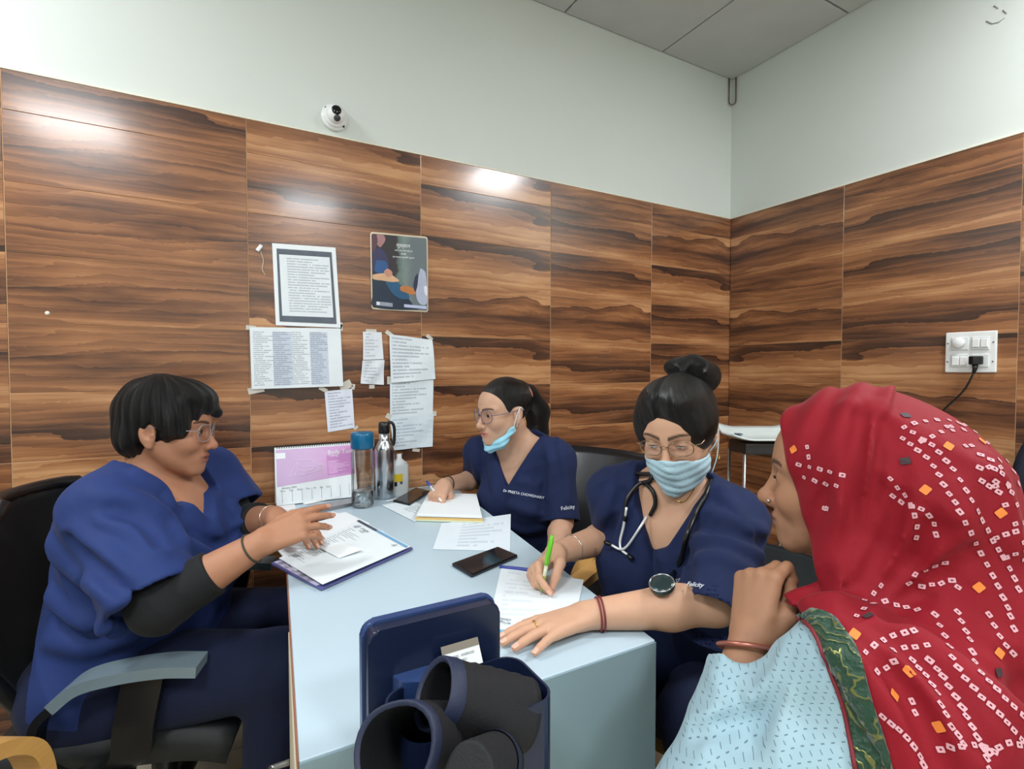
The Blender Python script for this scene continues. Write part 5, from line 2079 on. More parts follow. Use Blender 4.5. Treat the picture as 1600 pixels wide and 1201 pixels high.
def drape(pts, off):
    out = []
    for px, py in pts:
        a, _n = hit(bv3, px, py, off)
        if a is not None:
            out.append(a)
    return out


TUB = M('tube_black', (16, 17, 20), .35)
yk = drape([(978, 812), (980, 785), (990, 763), (1008, 755), (1022, 766), (1026, 785), (1018, 805)], .006)
put(link('yoke_tube', tube_me('yoke_tube', spline(yk, 5), .0048, 8), TUB), ste)
b1 = drape([(981, 792), (976, 820), (971, 845), (973, 858), (983, 866)], .007)
b2 = drape([(1014, 806), (1000, 828), (985, 852), (972, 858), (960, 852)], .009)
put(link('binaural', tube_me('binaural', spline(b1, 5), .0030, 8), M('bright_metal', (228, 230, 232), .4, .4)), ste)
put(link('binaural', tube_me('binaural', spline(b2, 5), .0030, 8), M('bright_metal')), ste)
for e_ in (b1, b2):
    put(link('ear_tip', tube_me('ear_tip', [e_[-1], e_[-1] + (e_[-1] - e_[-2]) * .5, e_[-1] + (e_[-1] - e_[-2]) * .9], [.003, .006, .004], 8), BLK), ste)
nb = b3.fr.w((-.075, 0, b3.H + .075))
rt = drape([(1108, 752), (1103, 775), (1090, 805), (1078, 840), (1065, 870), (1052, 895), (1040, 912)], .007)
lt = drape([(1018, 752), (1022, 742)], .007)
tube_pts = [yk[3]] + lt + [b3.fr.w((.0, -.088, b3.H + .070)), nb, b3.fr.w((-.0, .088, b3.H + .070))] + rt
put(link('main_tube', tube_me('main_tube', spline(tube_pts, 6), .0052, 8), TUB), ste)
cpz, cn = hit(bv3, 1036, 921, .010)
o = link('chest_piece', lathe_me('chest_piece', [(0, .008), (.017, .008), (.0215, .006), (.0225, 0), (.0215, -.004), (.012, -.008), (0, -.008)], 28), M('chest_dark', (60, 76, 78), .2, .6))
o.rotation_euler = Vector(cn).to_track_quat('Z', 'X').to_euler(); o.location = Vector(cpz)
put(o, ste)
o = link('diaphragm_ring', tube_me('diaphragm_ring', [(.0215 * math.cos(a), .0215 * math.sin(a), .006) for a in np.linspace(0, 2 * math.pi, 29)][:-1], .0016, 6, True), STL)
o.rotation_euler = Vector(cn).to_track_quat('Z', 'X').to_euler(); o.location = Vector(cpz)
put(o, ste)

# ------------------------------------------------------------------ middle doctor, writing near the wall
h2 = head_frame(P(786, 642, 1.79), 186, -7, 0, .93)
ls2, rs2 = V_(1.000, 1.480, .905), V_(.822, 1.765, .905)
m2 = (ls2 + rs2) / 2
b2_ = Body(V_(1.00, 1.66, .50), ls2, rs2, m2 + V_(-.012, -.006, .058), h2,
           V_(.965, 1.405, .715), V_(.84, 1.27, .668), V_(.865, 1.835, .785), V_(.668, 1.702, .814), wid=.92, dep=.95, bust=.95, arm=.9)
b2_.rh = hand_prims(hframe(b2_.rw, (-.62, -.70, -.30), (-.25, -.25, .93), 'r'), 'r', dict(FIST, index=(4, 40, 70, 40)), .92)
b2_.lh = hand_prims(hframe(b2_.lw, (-.75, -.62, -.1), (.2, -.2, .95), 'l'), 'l', FLAT, .90)
p2 = thing('person', 'doctor in navy scrubs with ponytail and lowered mask writing on the notepad', 'person', (1.00, 1.66, 0))
SK2 = srgb(206, 164, 138)
add_skin(b2_, p2, SK2, srgb(178, 108, 100), srgb(40, 28, 24), skin_mat('skin_light'))
add_eyes(b2_, p2, (1, .15, -.08), 19, 13)
lo, hi = b2_.bounds(.12); lo[2] = .42
f2 = crease(lambda X: scrub_top(b2_, X, 1.0, .80, 5, .112, 1.6, .010, .014, (.056, .068), dirs=((.7, -.6, .35), (-.3, .3, .9)), wl=.085), [
    [(748, 690), (745, 720), (750, 760)], ([(757, 695), (756, 730), (762, 770)], .011, -.006), [(815, 752), (840, 757), (862, 748)], [(852, 690), (862, 730), (858, 775)], ([(846, 720), (850, 755), (846, 795)], .012, -.007),
    [(770, 720), (775, 760), (772, 800)], [(800, 790), (830, 800), (850, 795)], [(790, 815), (820, 828), (850, 822)], [(875, 700), (884, 740), (886, 780)]], r=.012)
top2, _, _ = grow('scrub_top', f2, lo, hi, .004, SCRUB, p2, 'navy scrub top')
fn, lo, hi = legs_fn(b2_, V_(.86, 1.42, .50), V_(.72, 1.66, .48), V_(.86, 1.38, .06), V_(.76, 1.64, .06))
grow('trousers', fn, lo, hi, .008, TROUS, p2)
shoes(p2, [V_(.85, 1.37, .06), V_(.74, 1.63, .06)], math.radians(200))


def hair2(p):
    q = p.copy(); q[:, 1] = np.abs(q[:, 1])
    d = el(p, (-.016, 0, .035), (.102, .082, .091))
    face = el(p, (.116, 0, -.028), (.074, .080, .104))
    face = np.minimum(face, el(p, (.06, 0, -.085), (.09, .10, .07)))
    d = smax(d, -face, .01)
    d = smax(d, -el(q, (-.004, .092, -.014), (.028, .03, .038)), .006)
    d = smin(d, rc(p, (-.085, 0, .07), (-.125, 0, .045), .034, .030), .015)
    pt_ = rc(p, (-.125, 0, .05), (-.155, .005, -.03), .034, .046)
    pt_ = smin(pt_, rc(p, (-.155, .005, -.03), (-.150, .0, -.110), .046, .040), .02)
    pt_ = smin(pt_, rc(p, (-.150, .0, -.110), (-.135, -.005, -.165), .040, .012), .02)
    d = smin(d, pt_, .012)
    return d


add_hair(b2_, p2, hair2, rad=.27, cshift=(-.05, 0, -.02), crown=(-.11, 0, .055))
put(link('hair_tie', tube_me('hair_tie', [h2.w((-.112 + .010 * math.sin(a), .033 * math.cos(a), .052 + .033 * math.sin(a))) for a in np.linspace(0, 6.283, 19)][:-1], .006, 8, True), M('tie_copper', (170, 110, 90), .5)), p2)
glasses(b2_, p2, .0275, .0245, m=M('smoke_frame', (96, 92, 112), .25), lens=GLENS, sq=2.2, r=.0013)


def mask2(p):
    q = p.copy(); q[:, 1] = np.abs(q[:, 1])
    d = rc(q, (.075, 0, -.122), (.050, .040, -.104), .020, .018)
    d = smin(d, rc(q, (.050, .040, -.104), (.010, .066, -.060), .018, .012), .02)
    d = d + .0018 * np.sin(p[:, 2] * 300 + p[:, 0] * 130)
    jaw = head_d(p, ears=False) - .0015
    return smax(d, -jaw, .002)


c = h2.w((.04, 0, -.09))
MASK2 = cloth_mat('mask_cyan', (150, 206, 226), .8, .05, 1500, .1)
grow('face_mask', lambda X: mask2(h2.l(X)) * F4(h2.s), c - .11, c + .11, .002, MASK2, p2, 'light blue surgical mask pulled under the chin')
for s in (-1, 1):
    for k in range(2):
        pts = [h2.w(v) for v in ((.012 - .012 * k, s * .076, -.058 + .004 * k), (.006 - .014 * k, s * .082, -.03), (-.016, s * .089, .016), (-.034, s * .084, .004))]
        put(link('mask_loop', tube_me('mask_loop', spline(pts, 5), .0013, 6), WP), p2)
bangle(p2, 'hair_band', b2_.rw, b2_.re, .0275, .0018, BLK, .08)
bv2 = bvh_of(top2)
for (s_, px, py, sz, dx, dy) in (('Dr PREETA CHOWDHARY', 818, 772, .0125, 20, 4), ('Felicity', 887, 793, .017, 6, -1)):
    hp_, nr = hit(bv2, px, py, .0015)
    if hp_ is not None:
        a2, _n = hit(bv2, px + dx * .4, py + dy * .4, .0015)
        text_on(p2, 'embroidery', s_, sz, hp_, (a2 - hp_) if a2 is not None else CR, nr, STITCH)
pa, pb_ = P(667, 752, 1.80), P(690, 783, 1.73)
pn2 = thing('blue_pen', 'white ball pen with blue cap in the middle doctor\'s hand', 'pen', pb_)
put(link('pen_barrel', tube_me('pen_barrel', [pa * .75 + pb_ * .25, pb_], .0042, 10), WP), pn2)
put(link('pen_cap', tube_me('pen_cap', [pa, pa * .75 + pb_ * .25], [.0046, .005], 10), M('pen_blue')), pn2)

# ------------------------------------------------------------------ left doctor, gesturing
h1 = head_frame(P(262, 668, 1.27), -16, -6, -2, .97)
rs1, ls1 = V_(-.225, 1.395, .915), V_(-.040, 1.665, .920)
m1 = (ls1 + rs1) / 2
b1_ = Body(V_(-.215, 1.575, .49), ls1, rs1, P(246, 738, 1.285), h1,
           V_(.020, 1.605, .79), V_(.105, 1.455, .838), V_(-.125, 1.240, .745), V_(.062, 1.222, .848), wid=1.28, dep=1.30, bust=1.25, arm=1.15)
b1_.rh = hand_prims(hframe(b1_.rw, (.93, -.06, .32), (-.12, -.72, .66), 'r'), 'r', dict(index=(4, 14, 16, 10), middle=(0, 20, 18, 10), ring=(-4, 28, 22, 12), pinky=(-9, 34, 26, 14), thumb=THUMB_SIDE), .98)
b1_.lh = hand_prims(hframe(b1_.lw, (.66, -.70, -.16), (.10, .05, .98), 'l'), 'l', dict(FLAT, index=(10, 18, 16, 10), middle=(2, 20, 16, 10), ring=(-7, 22, 16, 10), pinky=(-18, 22, 18, 10)), .97)
b1_.bk = -.03
p1 = thing('person', 'short haired doctor in blue scrubs gesturing at the left of the desk', 'person', (-.215, 1.575, 0))
SK1 = srgb(176, 126, 98)
add_skin(b1_, p1, SK1, srgb(140, 80, 72), srgb(28, 20, 18), skin_mat('skin_tan'))
add_eyes(b1_, p1, (1, -.10, .0), 20, 14)
lo, hi = b1_.bounds(.14); lo[2] = .40
f1 = crease(lambda X: scrub_top(b1_, X, .72, .96, 9, .088, 1.7, .015, .016, (.066, .082), dirs=((.85, -.25, .45), (.2, .7, -.7)), wl=.11), [
    ([(150, 775), (205, 780), (255, 805), (285, 850)], .016, .008), ([(170, 815), (215, 835), (245, 865)], .014, .008), ([(175, 795), (220, 812), (252, 845)], .014, -.008),
    ([(120, 830), (165, 865), (200, 905)], .014, .008), ([(90, 850), (130, 900), (185, 935)], .016, .008), ([(105, 845), (150, 888), (195, 925)], .014, -.008),
    [(318, 795), (338, 835), (325, 880)], [(300, 850), (335, 868), (385, 845)], ([(305, 830), (340, 850), (380, 830)], .012, -.007), [(215, 745), (250, 765), (262, 790)],
    ([(75, 920), (120, 965), (180, 985)], .016, .008), ([(85, 1000), (140, 1010), (200, 990)], .016, .008), ([(80, 965), (130, 990), (190, 985)], .014, -.008), [(330, 900), (350, 930), (345, 960)], [(360, 790), (375, 810), (372, 840)]], r=.014, rise=.007, k=.025)
top1, _, _ = grow('scrub_top', f1, lo, hi, .0045, SCRUB1, p1, 'bright navy scrub top')


def under1(X):
    d = None
    for a, e, w_, t in ((b1_.rs, b1_.re, b1_.rw, .52), (b1_.ls, b1_.le, b1_.lw, .60)):
        s_ = smin(rc(X, a, e, .060, .052), rc(X, e, e + (w_ - e) * t * 1.3, .052, .047), .02)
        s_ = smax(s_, arm_cut(X, e, w_, t), .003)
        s_ = s_ + folds(X, .0022, 4, .05)
        d = s_ if d is None else np.minimum(d, s_)
    return d


lo, hi = b1_.bounds(.1)
grow('undershirt_sleeves', under1, lo, hi, .004, UNDER, p1, 'black undershirt sleeves below the scrub top')
fn, lo, hi = legs_fn(b1_, V_(.20, 1.50, .54), V_(.10, 1.26, .55), V_(.20, 1.48, .08), V_(.06, 1.30, .08), r0=.098, r1=.075)
grow('trousers', fn, lo, hi, .007, TROUS, p1)
shoes(p1, [V_(.22, 1.48, .06), V_(.08, 1.30, .06)], math.radians(-18))


def hair1(p):
    q = p.copy(); q[:, 1] = np.abs(q[:, 1])
    d = el(p, (-.014, 0, .040), (.108, .089, .094))
    d = smin(d, el(p, (-.056, 0, -.026), (.052, .082, .056)), .03)
    d = smin(d, el(p, (.048, 0, .080), (.056, .070, .036)), .03)
    d = smin(d, el(q, (.030, .064, .020), (.040, .024, .044)), .025)
    face = el(p, (.115, .010, -.036), (.072, .080, .094))
    face = np.minimum(face, el(p, (.07, 0, -.085), (.085, .10, .07)))
    d = smax(d, -face, .006)
    d = smin(d, rc(p, (.070, -.040, .072), (.102, .020, .046), .018, .012), .012)
    d = smax(d, -el(q, (-.006, .095, -.016), (.024, .03, .030)), .005)
    d = smax(d, -(p[:, 2] + .078), .006)
    w_ = .0022 * np.sin(46 * np.arctan2(p[:, 1], p[:, 0] + .03) * .5 + 26 * p[:, 2]) + .0012 * np.sin(130 * p[:, 2] * .4 + 80 * p[:, 0])
    return d + w_


add_hair(b1_, p1, hair1, crown=(-.02, 0, .10))
glasses(b1_, p1, .026, .0215, m=M('clear_frame', (150, 146, 150), .2), lens=GLENS, sq=2.6)
bangle(p1, 'hair_band', b1_.rw, b1_.re, .0320, .0024, M('band_dark', (60, 52, 40), .6), .10, tilt=(.1, .2, 0))
bangle(p1, 'bangle', b1_.lw, b1_.le, .0310, .0012, M('silver'), .10)

# ------------------------------------------------------------------ patient at the right, close to the camera
h4 = head_frame(P(1322, 746, .755), 114, -3, 0, 1.0)
nk4 = h4.w((-.060, 0, -.185))
lf4 = V_(math.cos(math.radians(213)), math.sin(math.radians(213)), 0)
ls4, rs4 = nk4 + lf4 * .175 + V_(0, 0, -.045), nk4 - lf4 * .175 + V_(0, 0, -.045)
b4 = Body(V_(.93, .245, .46), ls4, rs4, nk4, h4,
          P(1098, 1275, .62), P(1172, 998, .715), V_(1.03, .42, .62), V_(.84, .50, .57), wid=1.08, dep=1.1, bust=1.1, arm=1.02)
b4.lh = hand_prims(hframe(b4.lw, (.40, .16, .86), (-.84, .05, .25), 'l'), 'l', dict(FIST, index=(0, 48, 88, 55), middle=(0, 55, 88, 50), thumb=[(.012, .020, -.012), (.044, .036, -.022), (.072, .034, -.030), (.094, .024, -.034)]), .98)
b4.rh = hand_prims(hframe(b4.rw, (-.6, .75, -.1), (.2, .2, .9), 'r'), 'r', FLAT, .95)
b4.hk = dict(nose=1.12)
b4.sk = -.014
p4 = thing('person', 'patient with a red dotted headscarf resting her chin on her hand', 'person', (.93, .245, 0))
SK4 = srgb(170, 126, 98)
add_skin(b4, p4, SK4, srgb(128, 84, 74), srgb(30, 22, 20), skin_mat('skin_brown'), h=.0028)
add_eyes(b4, p4, (1, 0, -.2), 9, 9)
put(link('nose_stud', lathe_me('nose_stud', [(0, .002), (.003, .0015), (.0038, 0), (.003, -.002), (0, -.002)], 12), M('silver')), p4).location = Vector(h4.w((.1005, .0205, -.039)))


def kurta(X):
    d = b4.torso(X, .014)
    for (a, e, w_, t) in ((b4.ls, b4.le, b4.lw, .80), (b4.rs, b4.re, b4.rw, .85)):
        s_ = smin(rc(X, a, e, .068, .058), rc(X, e, w_, .056, .040), .03)
        s_ = smax(s_, arm_cut(X, e, w_, t), .004)
        s_ = smax(s_, -smax(rc(X, e, w_, .046, .033), -(arm_cut(X, e, w_, t) + .04), .003), .003)
        d = smin(d, s_, .03)
    d = smin(d, rc(X, P(1318, 1050, .615), P(1235, 1085, .635), .070, .045), .03)
    p = b4.fr.l(X)
    d = d + folds(X, .008, 12, .09, ((-.5, .8, .3), (.7, .4, .6)))
    d = smax(d, -rc(X, nk4, h4.w((-.03, 0, -.06)), .062, .06), .004)
    return smax(d, -.25 - p[:, 2], .004)


t = NT('blue_print_cotton')
a = t.n('Attribute', attribute_name='Col').outputs['Vector']
sc_ = t.n('Mapping', {'Vector': a, 'Scale': (150, 150, 1)}).outputs[0]
s = t.n('SeparateXYZ', {0: sc_}).outputs
u, v = s[0], s[1]
ci = t.math('ADD', t.math('FLOOR', u), t.math('FLOOR', v))
alt = t.math('MULTIPLY_ADD', t.math('ABSOLUTE', t.math('MODULO', ci, 2.0)), 2.0, -1.0)
fu = t.math('SUBTRACT', t.math('FRACT', u), .5); fv = t.math('SUBTRACT', t.math('FRACT', v), .5)
x1 = t.math('ADD', fu, t.math('MULTIPLY', fv, alt)); x2 = t.math('SUBTRACT', fu, t.math('MULTIPLY', fv, alt))
dash = t.math('MULTIPLY', t.math('LESS_THAN', t.math('ABSOLUTE', x1), .10), t.math('LESS_THAN', t.math('ABSOLUTE', x2), .36))
base = t.mix(t.noise(t.coord('Object'), 12, 3), srgb(146, 176, 190), srgb(166, 194, 204))
t.set(Base_Color=t.mix(t.math('MULTIPLY', dash, .75), base, srgb(76, 96, 112)), Roughness=.8, Sheen_Weight=.15, Specular_IOR_Level=.25)
t.bump(t.noise(t.coord('Object'), 30, 4), .3, .004)
KURTA = t.m
lo, hi = b4.bounds(.16); lo[2] = .30
fk = crease(kurta, [[(1085, 1130), (1120, 1118), (1160, 1110)], ([(1085, 1145), (1125, 1132), (1165, 1126)], .010, -.006), [(1190, 1090), (1215, 1060), (1240, 1010)], [(1150, 1060), (1175, 1090), (1200, 1100)], [(1120, 1060), (1135, 1090), (1150, 1130)],
    ([(1205, 1085), (1185, 1120), (1170, 1160)], .011, -.007), [(1260, 1030), (1235, 1090), (1225, 1150)]], r=.009, rise=.005, k=.016)
kur, Vk, Qk = grow('kurta', fk, lo, hi, .0045, KURTA, p4, 'light blue kurta with small grey dashes')
# cloth coordinates: along and across the left side of the body
dd = Vk - b4.ls
paint(kur.data, np.stack([dd @ V_(-.56, .83, 0) * .8 + dd[:, 2] * .2 + 5, dd[:, 2] + 5 - .25 * (dd @ V_(-.56, .83, 0)), 0 * dd[:, 0]], 1))
fn, lo, hi = legs_fn(b4, V_(.62, .45, .47), V_(.82, .52, .47), V_(.63, .45, .08), V_(.83, .51, .08), r0=.10, r1=.085, r2=.10)
grow('skirt', fn, lo, hi, .009, cloth_mat('green_skirt', (14, 92, 66), .7), p4, 'dark green skirt')
shoes(p4, [V_(.63, .45, .06), V_(.83, .51, .06)], math.radians(125))
bangle(p4, 'bangle', b4.lw, b4.le, .0375, .0034, M('rose_copper', (190, 120, 104), .3, .7), .06, tilt=(.35, -.1, .15))

# headscarf
bp1, bp2 = P(1256, 965, .62), P(1392, 1203, .50)
bn = np.cross(bp2 - bp1, ray(1325, 1085)); bn /= np.linalg.norm(bn)
if bn @ CR < 0:
    bn = -bn


def hood(p):
    q = p.copy(); q[:, 1] = np.abs(q[:, 1])
    d = el(p, (-.020, 0, .026), (.114, .092, .102))
    d = smin(d, el(p, (-.095, 0, -.016), (.084, .088, .088)), .05)
    d = smin(d, rc(p, (-.085, 0, -.06), (-.150, 0, -.24), .090, .105), .05)
    d = smin(d, rc(q, (.000, .048, -.06), (-.03, .075, -.20), .044, .07), .035)
    return d


def scarf(X):
    p = h4.l(X)
    d = hood(p) + folds(X, .009, 21, .09, ((.5, .5, -.6), (.3, -.4, .8)))
    d = smax(d, (p[:, 0] - (.054 + .25 * p[:, 2])) * F4(.97), .004)
    fr = hood(p) - .0075
    fr = fr + .0035 * np.sin(p[:, 0] * 150 + p[:, 2] * 60)
    fr = smax(fr, -(p[:, 0] - (-.030 - .25 * p[:, 2])) * F4(.97), .002)
    fr = smax(fr, (p[:, 0] - (.059 + .25 * p[:, 2])) * F4(.97), .004)
    d = np.minimum(d, fr)
    d = d * F4(h4.s)
    sh = np.minimum(b4.torso(X, .026), rc(X, b4.ls, b4.le, .082, .07))
    sh = smin(sh, rc(X, nk4 + V_(.03, -.02, .05), (b4.ls + b4.rs) / 2 + V_(.06, -.06, .0), .08, .10), .05)
    sh = smin(sh, rc(X, P(1330, 1050, .612), P(1250, 1080, .63), .088, .062), .03)
    sh = sh + folds(X, .014, 33, .10, ((.85, -.5, .3), (.5, .6, .5)))
    sh = smax(sh, -((X - bp1.astype(F4)) @ bn.astype(F4)), .003)
    sh = smax(sh, .42 - X[:, 2], .004)
    d = smin(d, sh, .012)
    return d


lo = np.minimum(np.minimum(ls4, rs4), h4.c) - .24; hi = np.maximum(np.maximum(ls4, rs4), h4.c) + .24
lo[2] = .40; hi[2] = h4.c[2] + .2
fs4 = crease(scarf, [
    [(1330, 640), (1318, 720), (1322, 800), (1318, 880)], [(1360, 640), (1352, 720), (1350, 800), (1330, 890)], ([(1345, 650), (1336, 730), (1336, 810), (1322, 890)], .010, -.006), ([(1385, 660), (1372, 760), (1350, 860)], .010, -.006),
    ([(1402, 690), (1396, 780), (1372, 870), (1335, 950)], .013, -.009), [(1425, 800), (1405, 870), (1365, 930)], [(1470, 845), (1430, 895), (1385, 935)], ([(1450, 830), (1418, 885), (1375, 935)], .013, -.009), ([(1520, 870), (1465, 905), (1400, 945)], .013, -.009),
    [(1390, 945), (1470, 965), (1560, 1010), (1600, 1040)], [(1375, 965), (1440, 1000), (1520, 1060), (1590, 1120)], [(1360, 985), (1410, 1040), (1470, 1110), (1510, 1190)], [(1345, 1000), (1375, 1060), (1410, 1130), (1430, 1195)],
    ([(1385, 955), (1460, 985), (1545, 1035), (1600, 1080)], .012, -.008), ([(1368, 975), (1425, 1020), (1495, 1090), (1550, 1170)], .012, -.008), ([(1352, 995), (1392, 1050), (1440, 1120), (1470, 1195)], .012, -.008),
    [(1540, 720), (1565, 780), (1580, 850)], [(1480, 760), (1500, 820), (1490, 880)]], r=.011, rise=.006, k=.018)
sca, Vs, Qs = grow('headscarf', fs4, lo, hi, .004, cloth_mat('crimson_scarf', (134, 9, 28), .75, .2, 700, .05), p4, 'crimson headscarf')
bvs = bvh_of(sca, kur)


def decal(name, items, m, off=.0012):
    """flat printed marks pressed onto the scarf: (px, py, size, angle, hole)"""
    vs, fs = [], []
    for (px, py, w_, h_, ang, hole) in items:
        if hasattr(px, '__len__'):
            l_, n_, i_, d_ = bvs.ray_cast(Vector(px), Vector(py))
            if l_ is None or d_ > .55:
                continue
            nr = np.array(n_) * (-1 if np.array(n_) @ np.asarray(py) > 0 else 1)
            c_ = np.array(l_) + nr * off
        else:
            c_, nr = hit(bvs, px, py, off)
        if c_ is None:
            continue
        ref = CR if abs(CR @ nr) < .9 else CF
        x_ = ref - nr * (ref @ nr); x_ /= np.linalg.norm(x_); y_ = np.cross(nr, x_)
        ca, sa = math.cos(ang), math.sin(ang)
        X_, Y_ = x_ * ca + y_ * sa, -x_ * sa + y_ * ca
        n0 = len(vs)
        k = 8
        ring = [(1, .75), (.8, .95), (-.8, .95), (-1, .75), (-1, -.75), (-.8, -.95), (.8, -.95), (1, -.75)]
        def pr(v):
            l_, n_, i_, d_ = bvs.find_nearest(Vector(v))
            return np.array(l_) + np.array(n_) * off if l_ is not None and (np.array(l_) - v) @ (np.array(l_) - v) < 2e-4 else v
        o_ = [pr(c_ + X_ * a * w_ + Y_ * b * h_) for a, b in ring]
        vs += o_
        if hole:
            vs += [pr(c_ + (X_ * a * w_ + Y_ * b * h_) * .30) for a, b in ring]
            fs += [(n0 + i, n0 + (i + 1) % k, n0 + k + (i + 1) % k, n0 + k + i) for i in range(k)]
        else:
            fs.append(tuple(range(n0, n0 + k)))
    o = link(name, me_from(name, vs, fs), m)
    o['kind'] = 'stuff'
    return put(o, p4)


def along(pts, step, w_, jit=1.0):
    pts = [np.array(p, float) for p in pts]
    sp_ = spline(pts, 12)
    out, acc = [], 0
    last = sp_[0]
    out.append(sp_[0])
    for q in sp_[1:]:
        acc += np.linalg.norm(q - last)
        if acc >= step:
            out.append(q); acc = 0
        last = q
    res = []
    for i, q in enumerate(out):
        nx_ = out[min(i + 1, len(out) - 1)] - out[max(i - 1, 0)]
        ang = -math.atan2(nx_[1], nx_[0])
        s_ = w_ * .5 * (.85 + .3 * random.random())
        res.append((q[0] + random.uniform(-jit, jit), q[1] + random.uniform(-jit, jit), s_, s_ * .8, ang, True))
    return res


dots = []
U = .0066
for ln in ([(1412, 668), (1440, 659), (1475, 657), (1515, 664)], [(1441, 688), (1470, 676), (1500, 672), (1530, 676)],
           [(1410, 684), (1432, 702), (1460, 730), (1480, 765), (1500, 800), (1520, 840), (1545, 890), (1570, 940), (1585, 985)],
           [(1427, 676), (1458, 697), (1485, 728), (1508, 765), (1530, 805), (1555, 850), (1578, 890), (1595, 930)],
           [(1262, 698), (1265, 722)], [(1248, 726), (1268, 729), (1285, 734), (1318, 742)], [(1258, 746), (1278, 751), (1310, 760)],
           [(1392, 748), (1418, 778), (1430, 810), (1432, 838)], [(1396, 775), (1420, 790), (1445, 798), (1460, 815), (1465, 845)],
           [(1555, 840), (1575, 832), (1600, 828)], [(1570, 870), (1590, 862), (1602, 858)],
           [(1352, 938), (1365, 925), (1378, 910)], [(1338, 962), (1360, 945), (1395, 938)], [(1420, 910), (1438, 893), (1468, 880), (1490, 880)], [(1440, 915), (1470, 912), (1490, 906), (1498, 918)],
           [(1352, 1018), (1375, 1002), (1400, 992), (1430, 984)], [(1395, 1016), (1425, 1010), (1455, 1008)], [(1370, 1050), (1395, 1035), (1402, 1028)],
           [(1425, 1030), (1445, 1055), (1462, 1080), (1480, 1120), (1505, 1160)], [(1452, 1030), (1475, 1060), (1500, 1100), (1530, 1160), (1545, 1200)],
           [(1460, 960), (1480, 1000), (1495, 1040), (1530, 1085), (1570, 1125), (1600, 1160)], [(1495, 955), (1515, 1000), (1525, 1040), (1560, 1080), (1600, 1120)],
           [(1380, 1120), (1405, 1140), (1430, 1170), (1445, 1200)], [(1425, 1095), (1432, 1125)], [(1470, 1170), (1500, 1165), (1535, 1165), (1560, 1180)], [(1545, 1175), (1575, 1160), (1600, 1165)],
           [(1400, 945), (1425, 950), (1445, 955)], [(1545, 960), (1565, 1000), (1590, 1030)], [(1290, 795), (1298, 790), (1288, 803)]):
    dots += along(ln, 15.5, U * 1.02)
for i in range(16):
    dots.append((1528 + 18 * (i % 4) + random.uniform(-5, 5) + 5 * (i // 4), 715 + 16 * (i // 4) + random.uniform(-4, 4) + 3 * (i % 4), U * .55, U * .45, -.6, True))
# the same print goes on round the far side and the back
back = []
for a0 in range(262, 400, 26):
    for k_ in range(26):
        for da in (0, 5):
            a_ = math.radians(a0 + da + 8 * math.sin(k_ * .35 + a0))
            z_ = h4.c[2] + .085 - k_ * .021
            dv_ = V_(math.cos(a_), math.sin(a_), 0)
            back.append((h4.c * (1, 1, 0) + V_(.03, -.03, z_) + dv_ * .6, -dv_, U * .5, U * .4, .3, True))
dots += back
decal('printed_dots', dots, M('scarf_pink_white', (214, 160, 168), .7))
decal('printed_spots', [(x, y, .0052, .0048, .7, False) for x, y in ((1482, 697), (1534, 689), (1446, 765), (1563, 801), (1529, 917), (1240, 702), (1396, 1086), (1422, 1048), (1335, 990), (1468, 1135), (1560, 1020))], M('scarf_orange', (230, 130, 54), .7))
decal('printed_spots', [(x, y, .0055, .0045, 0, False) for x, y in ((1415, 649), (1415, 720), (1357, 962), (1560, 1050))], M('scarf_dark', (60, 44, 50), .7))
# loose end of the scarf hanging under the chin
ua = spline([P(1316, 872, .715), P(1290, 896, .705), P(1262, 914, .70), P(1226, 931, .70)], 5)
ub = spline([P(1330, 985, .655), P(1300, 972, .668), P(1268, 958, .682), P(1229, 940, .698)], 5)
fme_ = grid_shell('scarf_end', lambda u, v: ua[min(len(ua) - 1, int(round(u * (len(ua) - 1))))] * (1 - v) + ub[min(len(ub) - 1, int(round(u * (len(ub) - 1))))] * v + CF * (-.012 * math.sin(math.pi * v) + .004 * math.sin(9 * u + 4 * v)), len(ua) - 1, 8, .0035)
put(link('scarf_end', fme_, sca.data.materials[0]), p4)
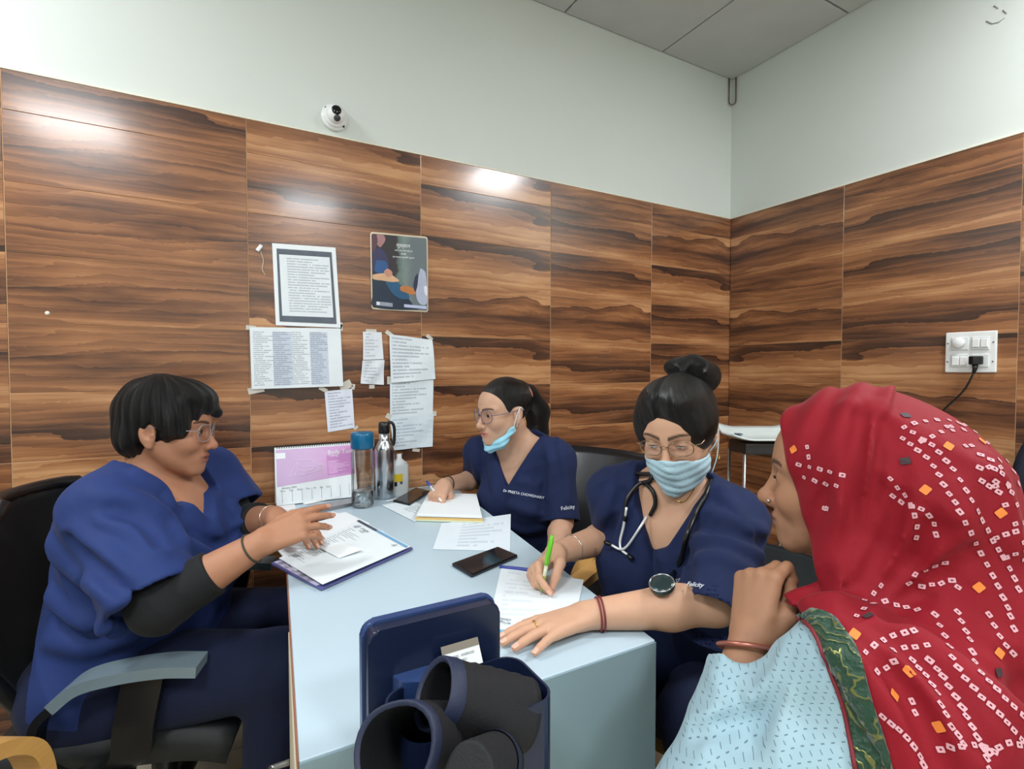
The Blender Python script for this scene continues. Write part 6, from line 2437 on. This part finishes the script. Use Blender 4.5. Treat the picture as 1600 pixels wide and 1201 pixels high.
# green brocade border along the scarf edge
bo = [(1248, 966), (1262, 972), (1282, 1000), (1300, 1050), (1318, 1100), (1328, 1150), (1336, 1203)]
bi = [(1270, 952), (1300, 962), (1325, 990), (1348, 1040), (1365, 1100), (1382, 1150), (1394, 1203)]
bo_, bi_ = spline([np.array(p, float) for p in bo], 4), spline([np.array(p, float) for p in bi], 4)
rows_ = []
NA = 8
prev = None
for a_, b_ in zip(bo_, bi_):
    row = []
    for k in range(NA + 1):
        q = a_ * (1 - k / NA) + b_ * (k / NA)
        v_, nr = hit(bvs, q[0], q[1], .004)
        row.append(v_)
    rows_.append(row)
dep0 = .6
vs = []
for row in rows_:
    for k, v_ in enumerate(row):
        vs.append(v_ if v_ is not None else P(*bo[0], .62))
        
fs = []
for j in range(len(rows_) - 1):
    for k in range(NA):
        i0 = j * (NA + 1) + k
        fs.append((i0, i0 + 1, i0 + NA + 2, i0 + NA + 1))
t = NT('green_brocade')
v = t.coord('Object')
wv = t.n('TexWave', {'Vector': v, 'Scale': 38.0, 'Distortion': 9.0, 'Detail': 2.0, 'Detail Scale': 1.5}).outputs['Fac']
zz = t.math('GREATER_THAN', wv, .94)
t.set(Base_Color=t.mix(zz, srgb(6, 58, 36), srgb(120, 120, 66)), Roughness=t.math('MULTIPLY_ADD', zz, -.3, .55), Metallic=t.math('MULTIPLY', zz, .6), Sheen_Weight=.3)
t.bump(wv, .6, .004)
gb_ = link('scarf_border', me_from('scarf_border', vs, fs, True), t.m)
so = gb_.modifiers.new('thickness', 'SOLIDIFY'); so.thickness = .004; so.offset = 1
put(gb_, p4)
gb_['label'] = 'green brocade border of the scarf'
# red piping on the border's outer edge
ed = [np.array(vs[j * (NA + 1)]) + V_(0, 0, .0) for j in range(len(rows_))]
put(link('border_piping', tube_me('border_piping', ed, .0025, 6), M('piping_maroon', (120, 30, 40), .6)), p4)
st = thing('stool', 'round black stool under the patient in the red headscarf', 'stool', (.93, .245, 0))
link('stool_seat', lathe_me('stool_seat', [(0, .30), (.16, .30), (.175, .315), (.175, .345), (.16, .36), (0, .36)], 32), LEATH, st)
for k in range(4):
    a = k * math.pi / 2 + .5
    link('leg', tube_me('leg', [(.12 * math.cos(a), .12 * math.sin(a), .30), (.17 * math.cos(a), .17 * math.sin(a), .0)], .012, 10), STL, st)

NAIL = {k: M('nail_' + k, c_, .3, var=.03) for k, c_ in (('fair', (222, 176, 156)), ('tan', (196, 148, 126)), ('brown', (186, 142, 120)))}
for b_, p_, k in ((b3, p3, 'fair'), (b2_, p2, 'fair'), (b1_, p1, 'tan'), (b4, p4, 'brown')):
    for hp in (b_.lh, b_.rh):
        add_nails(hp, p_, NAIL[k])
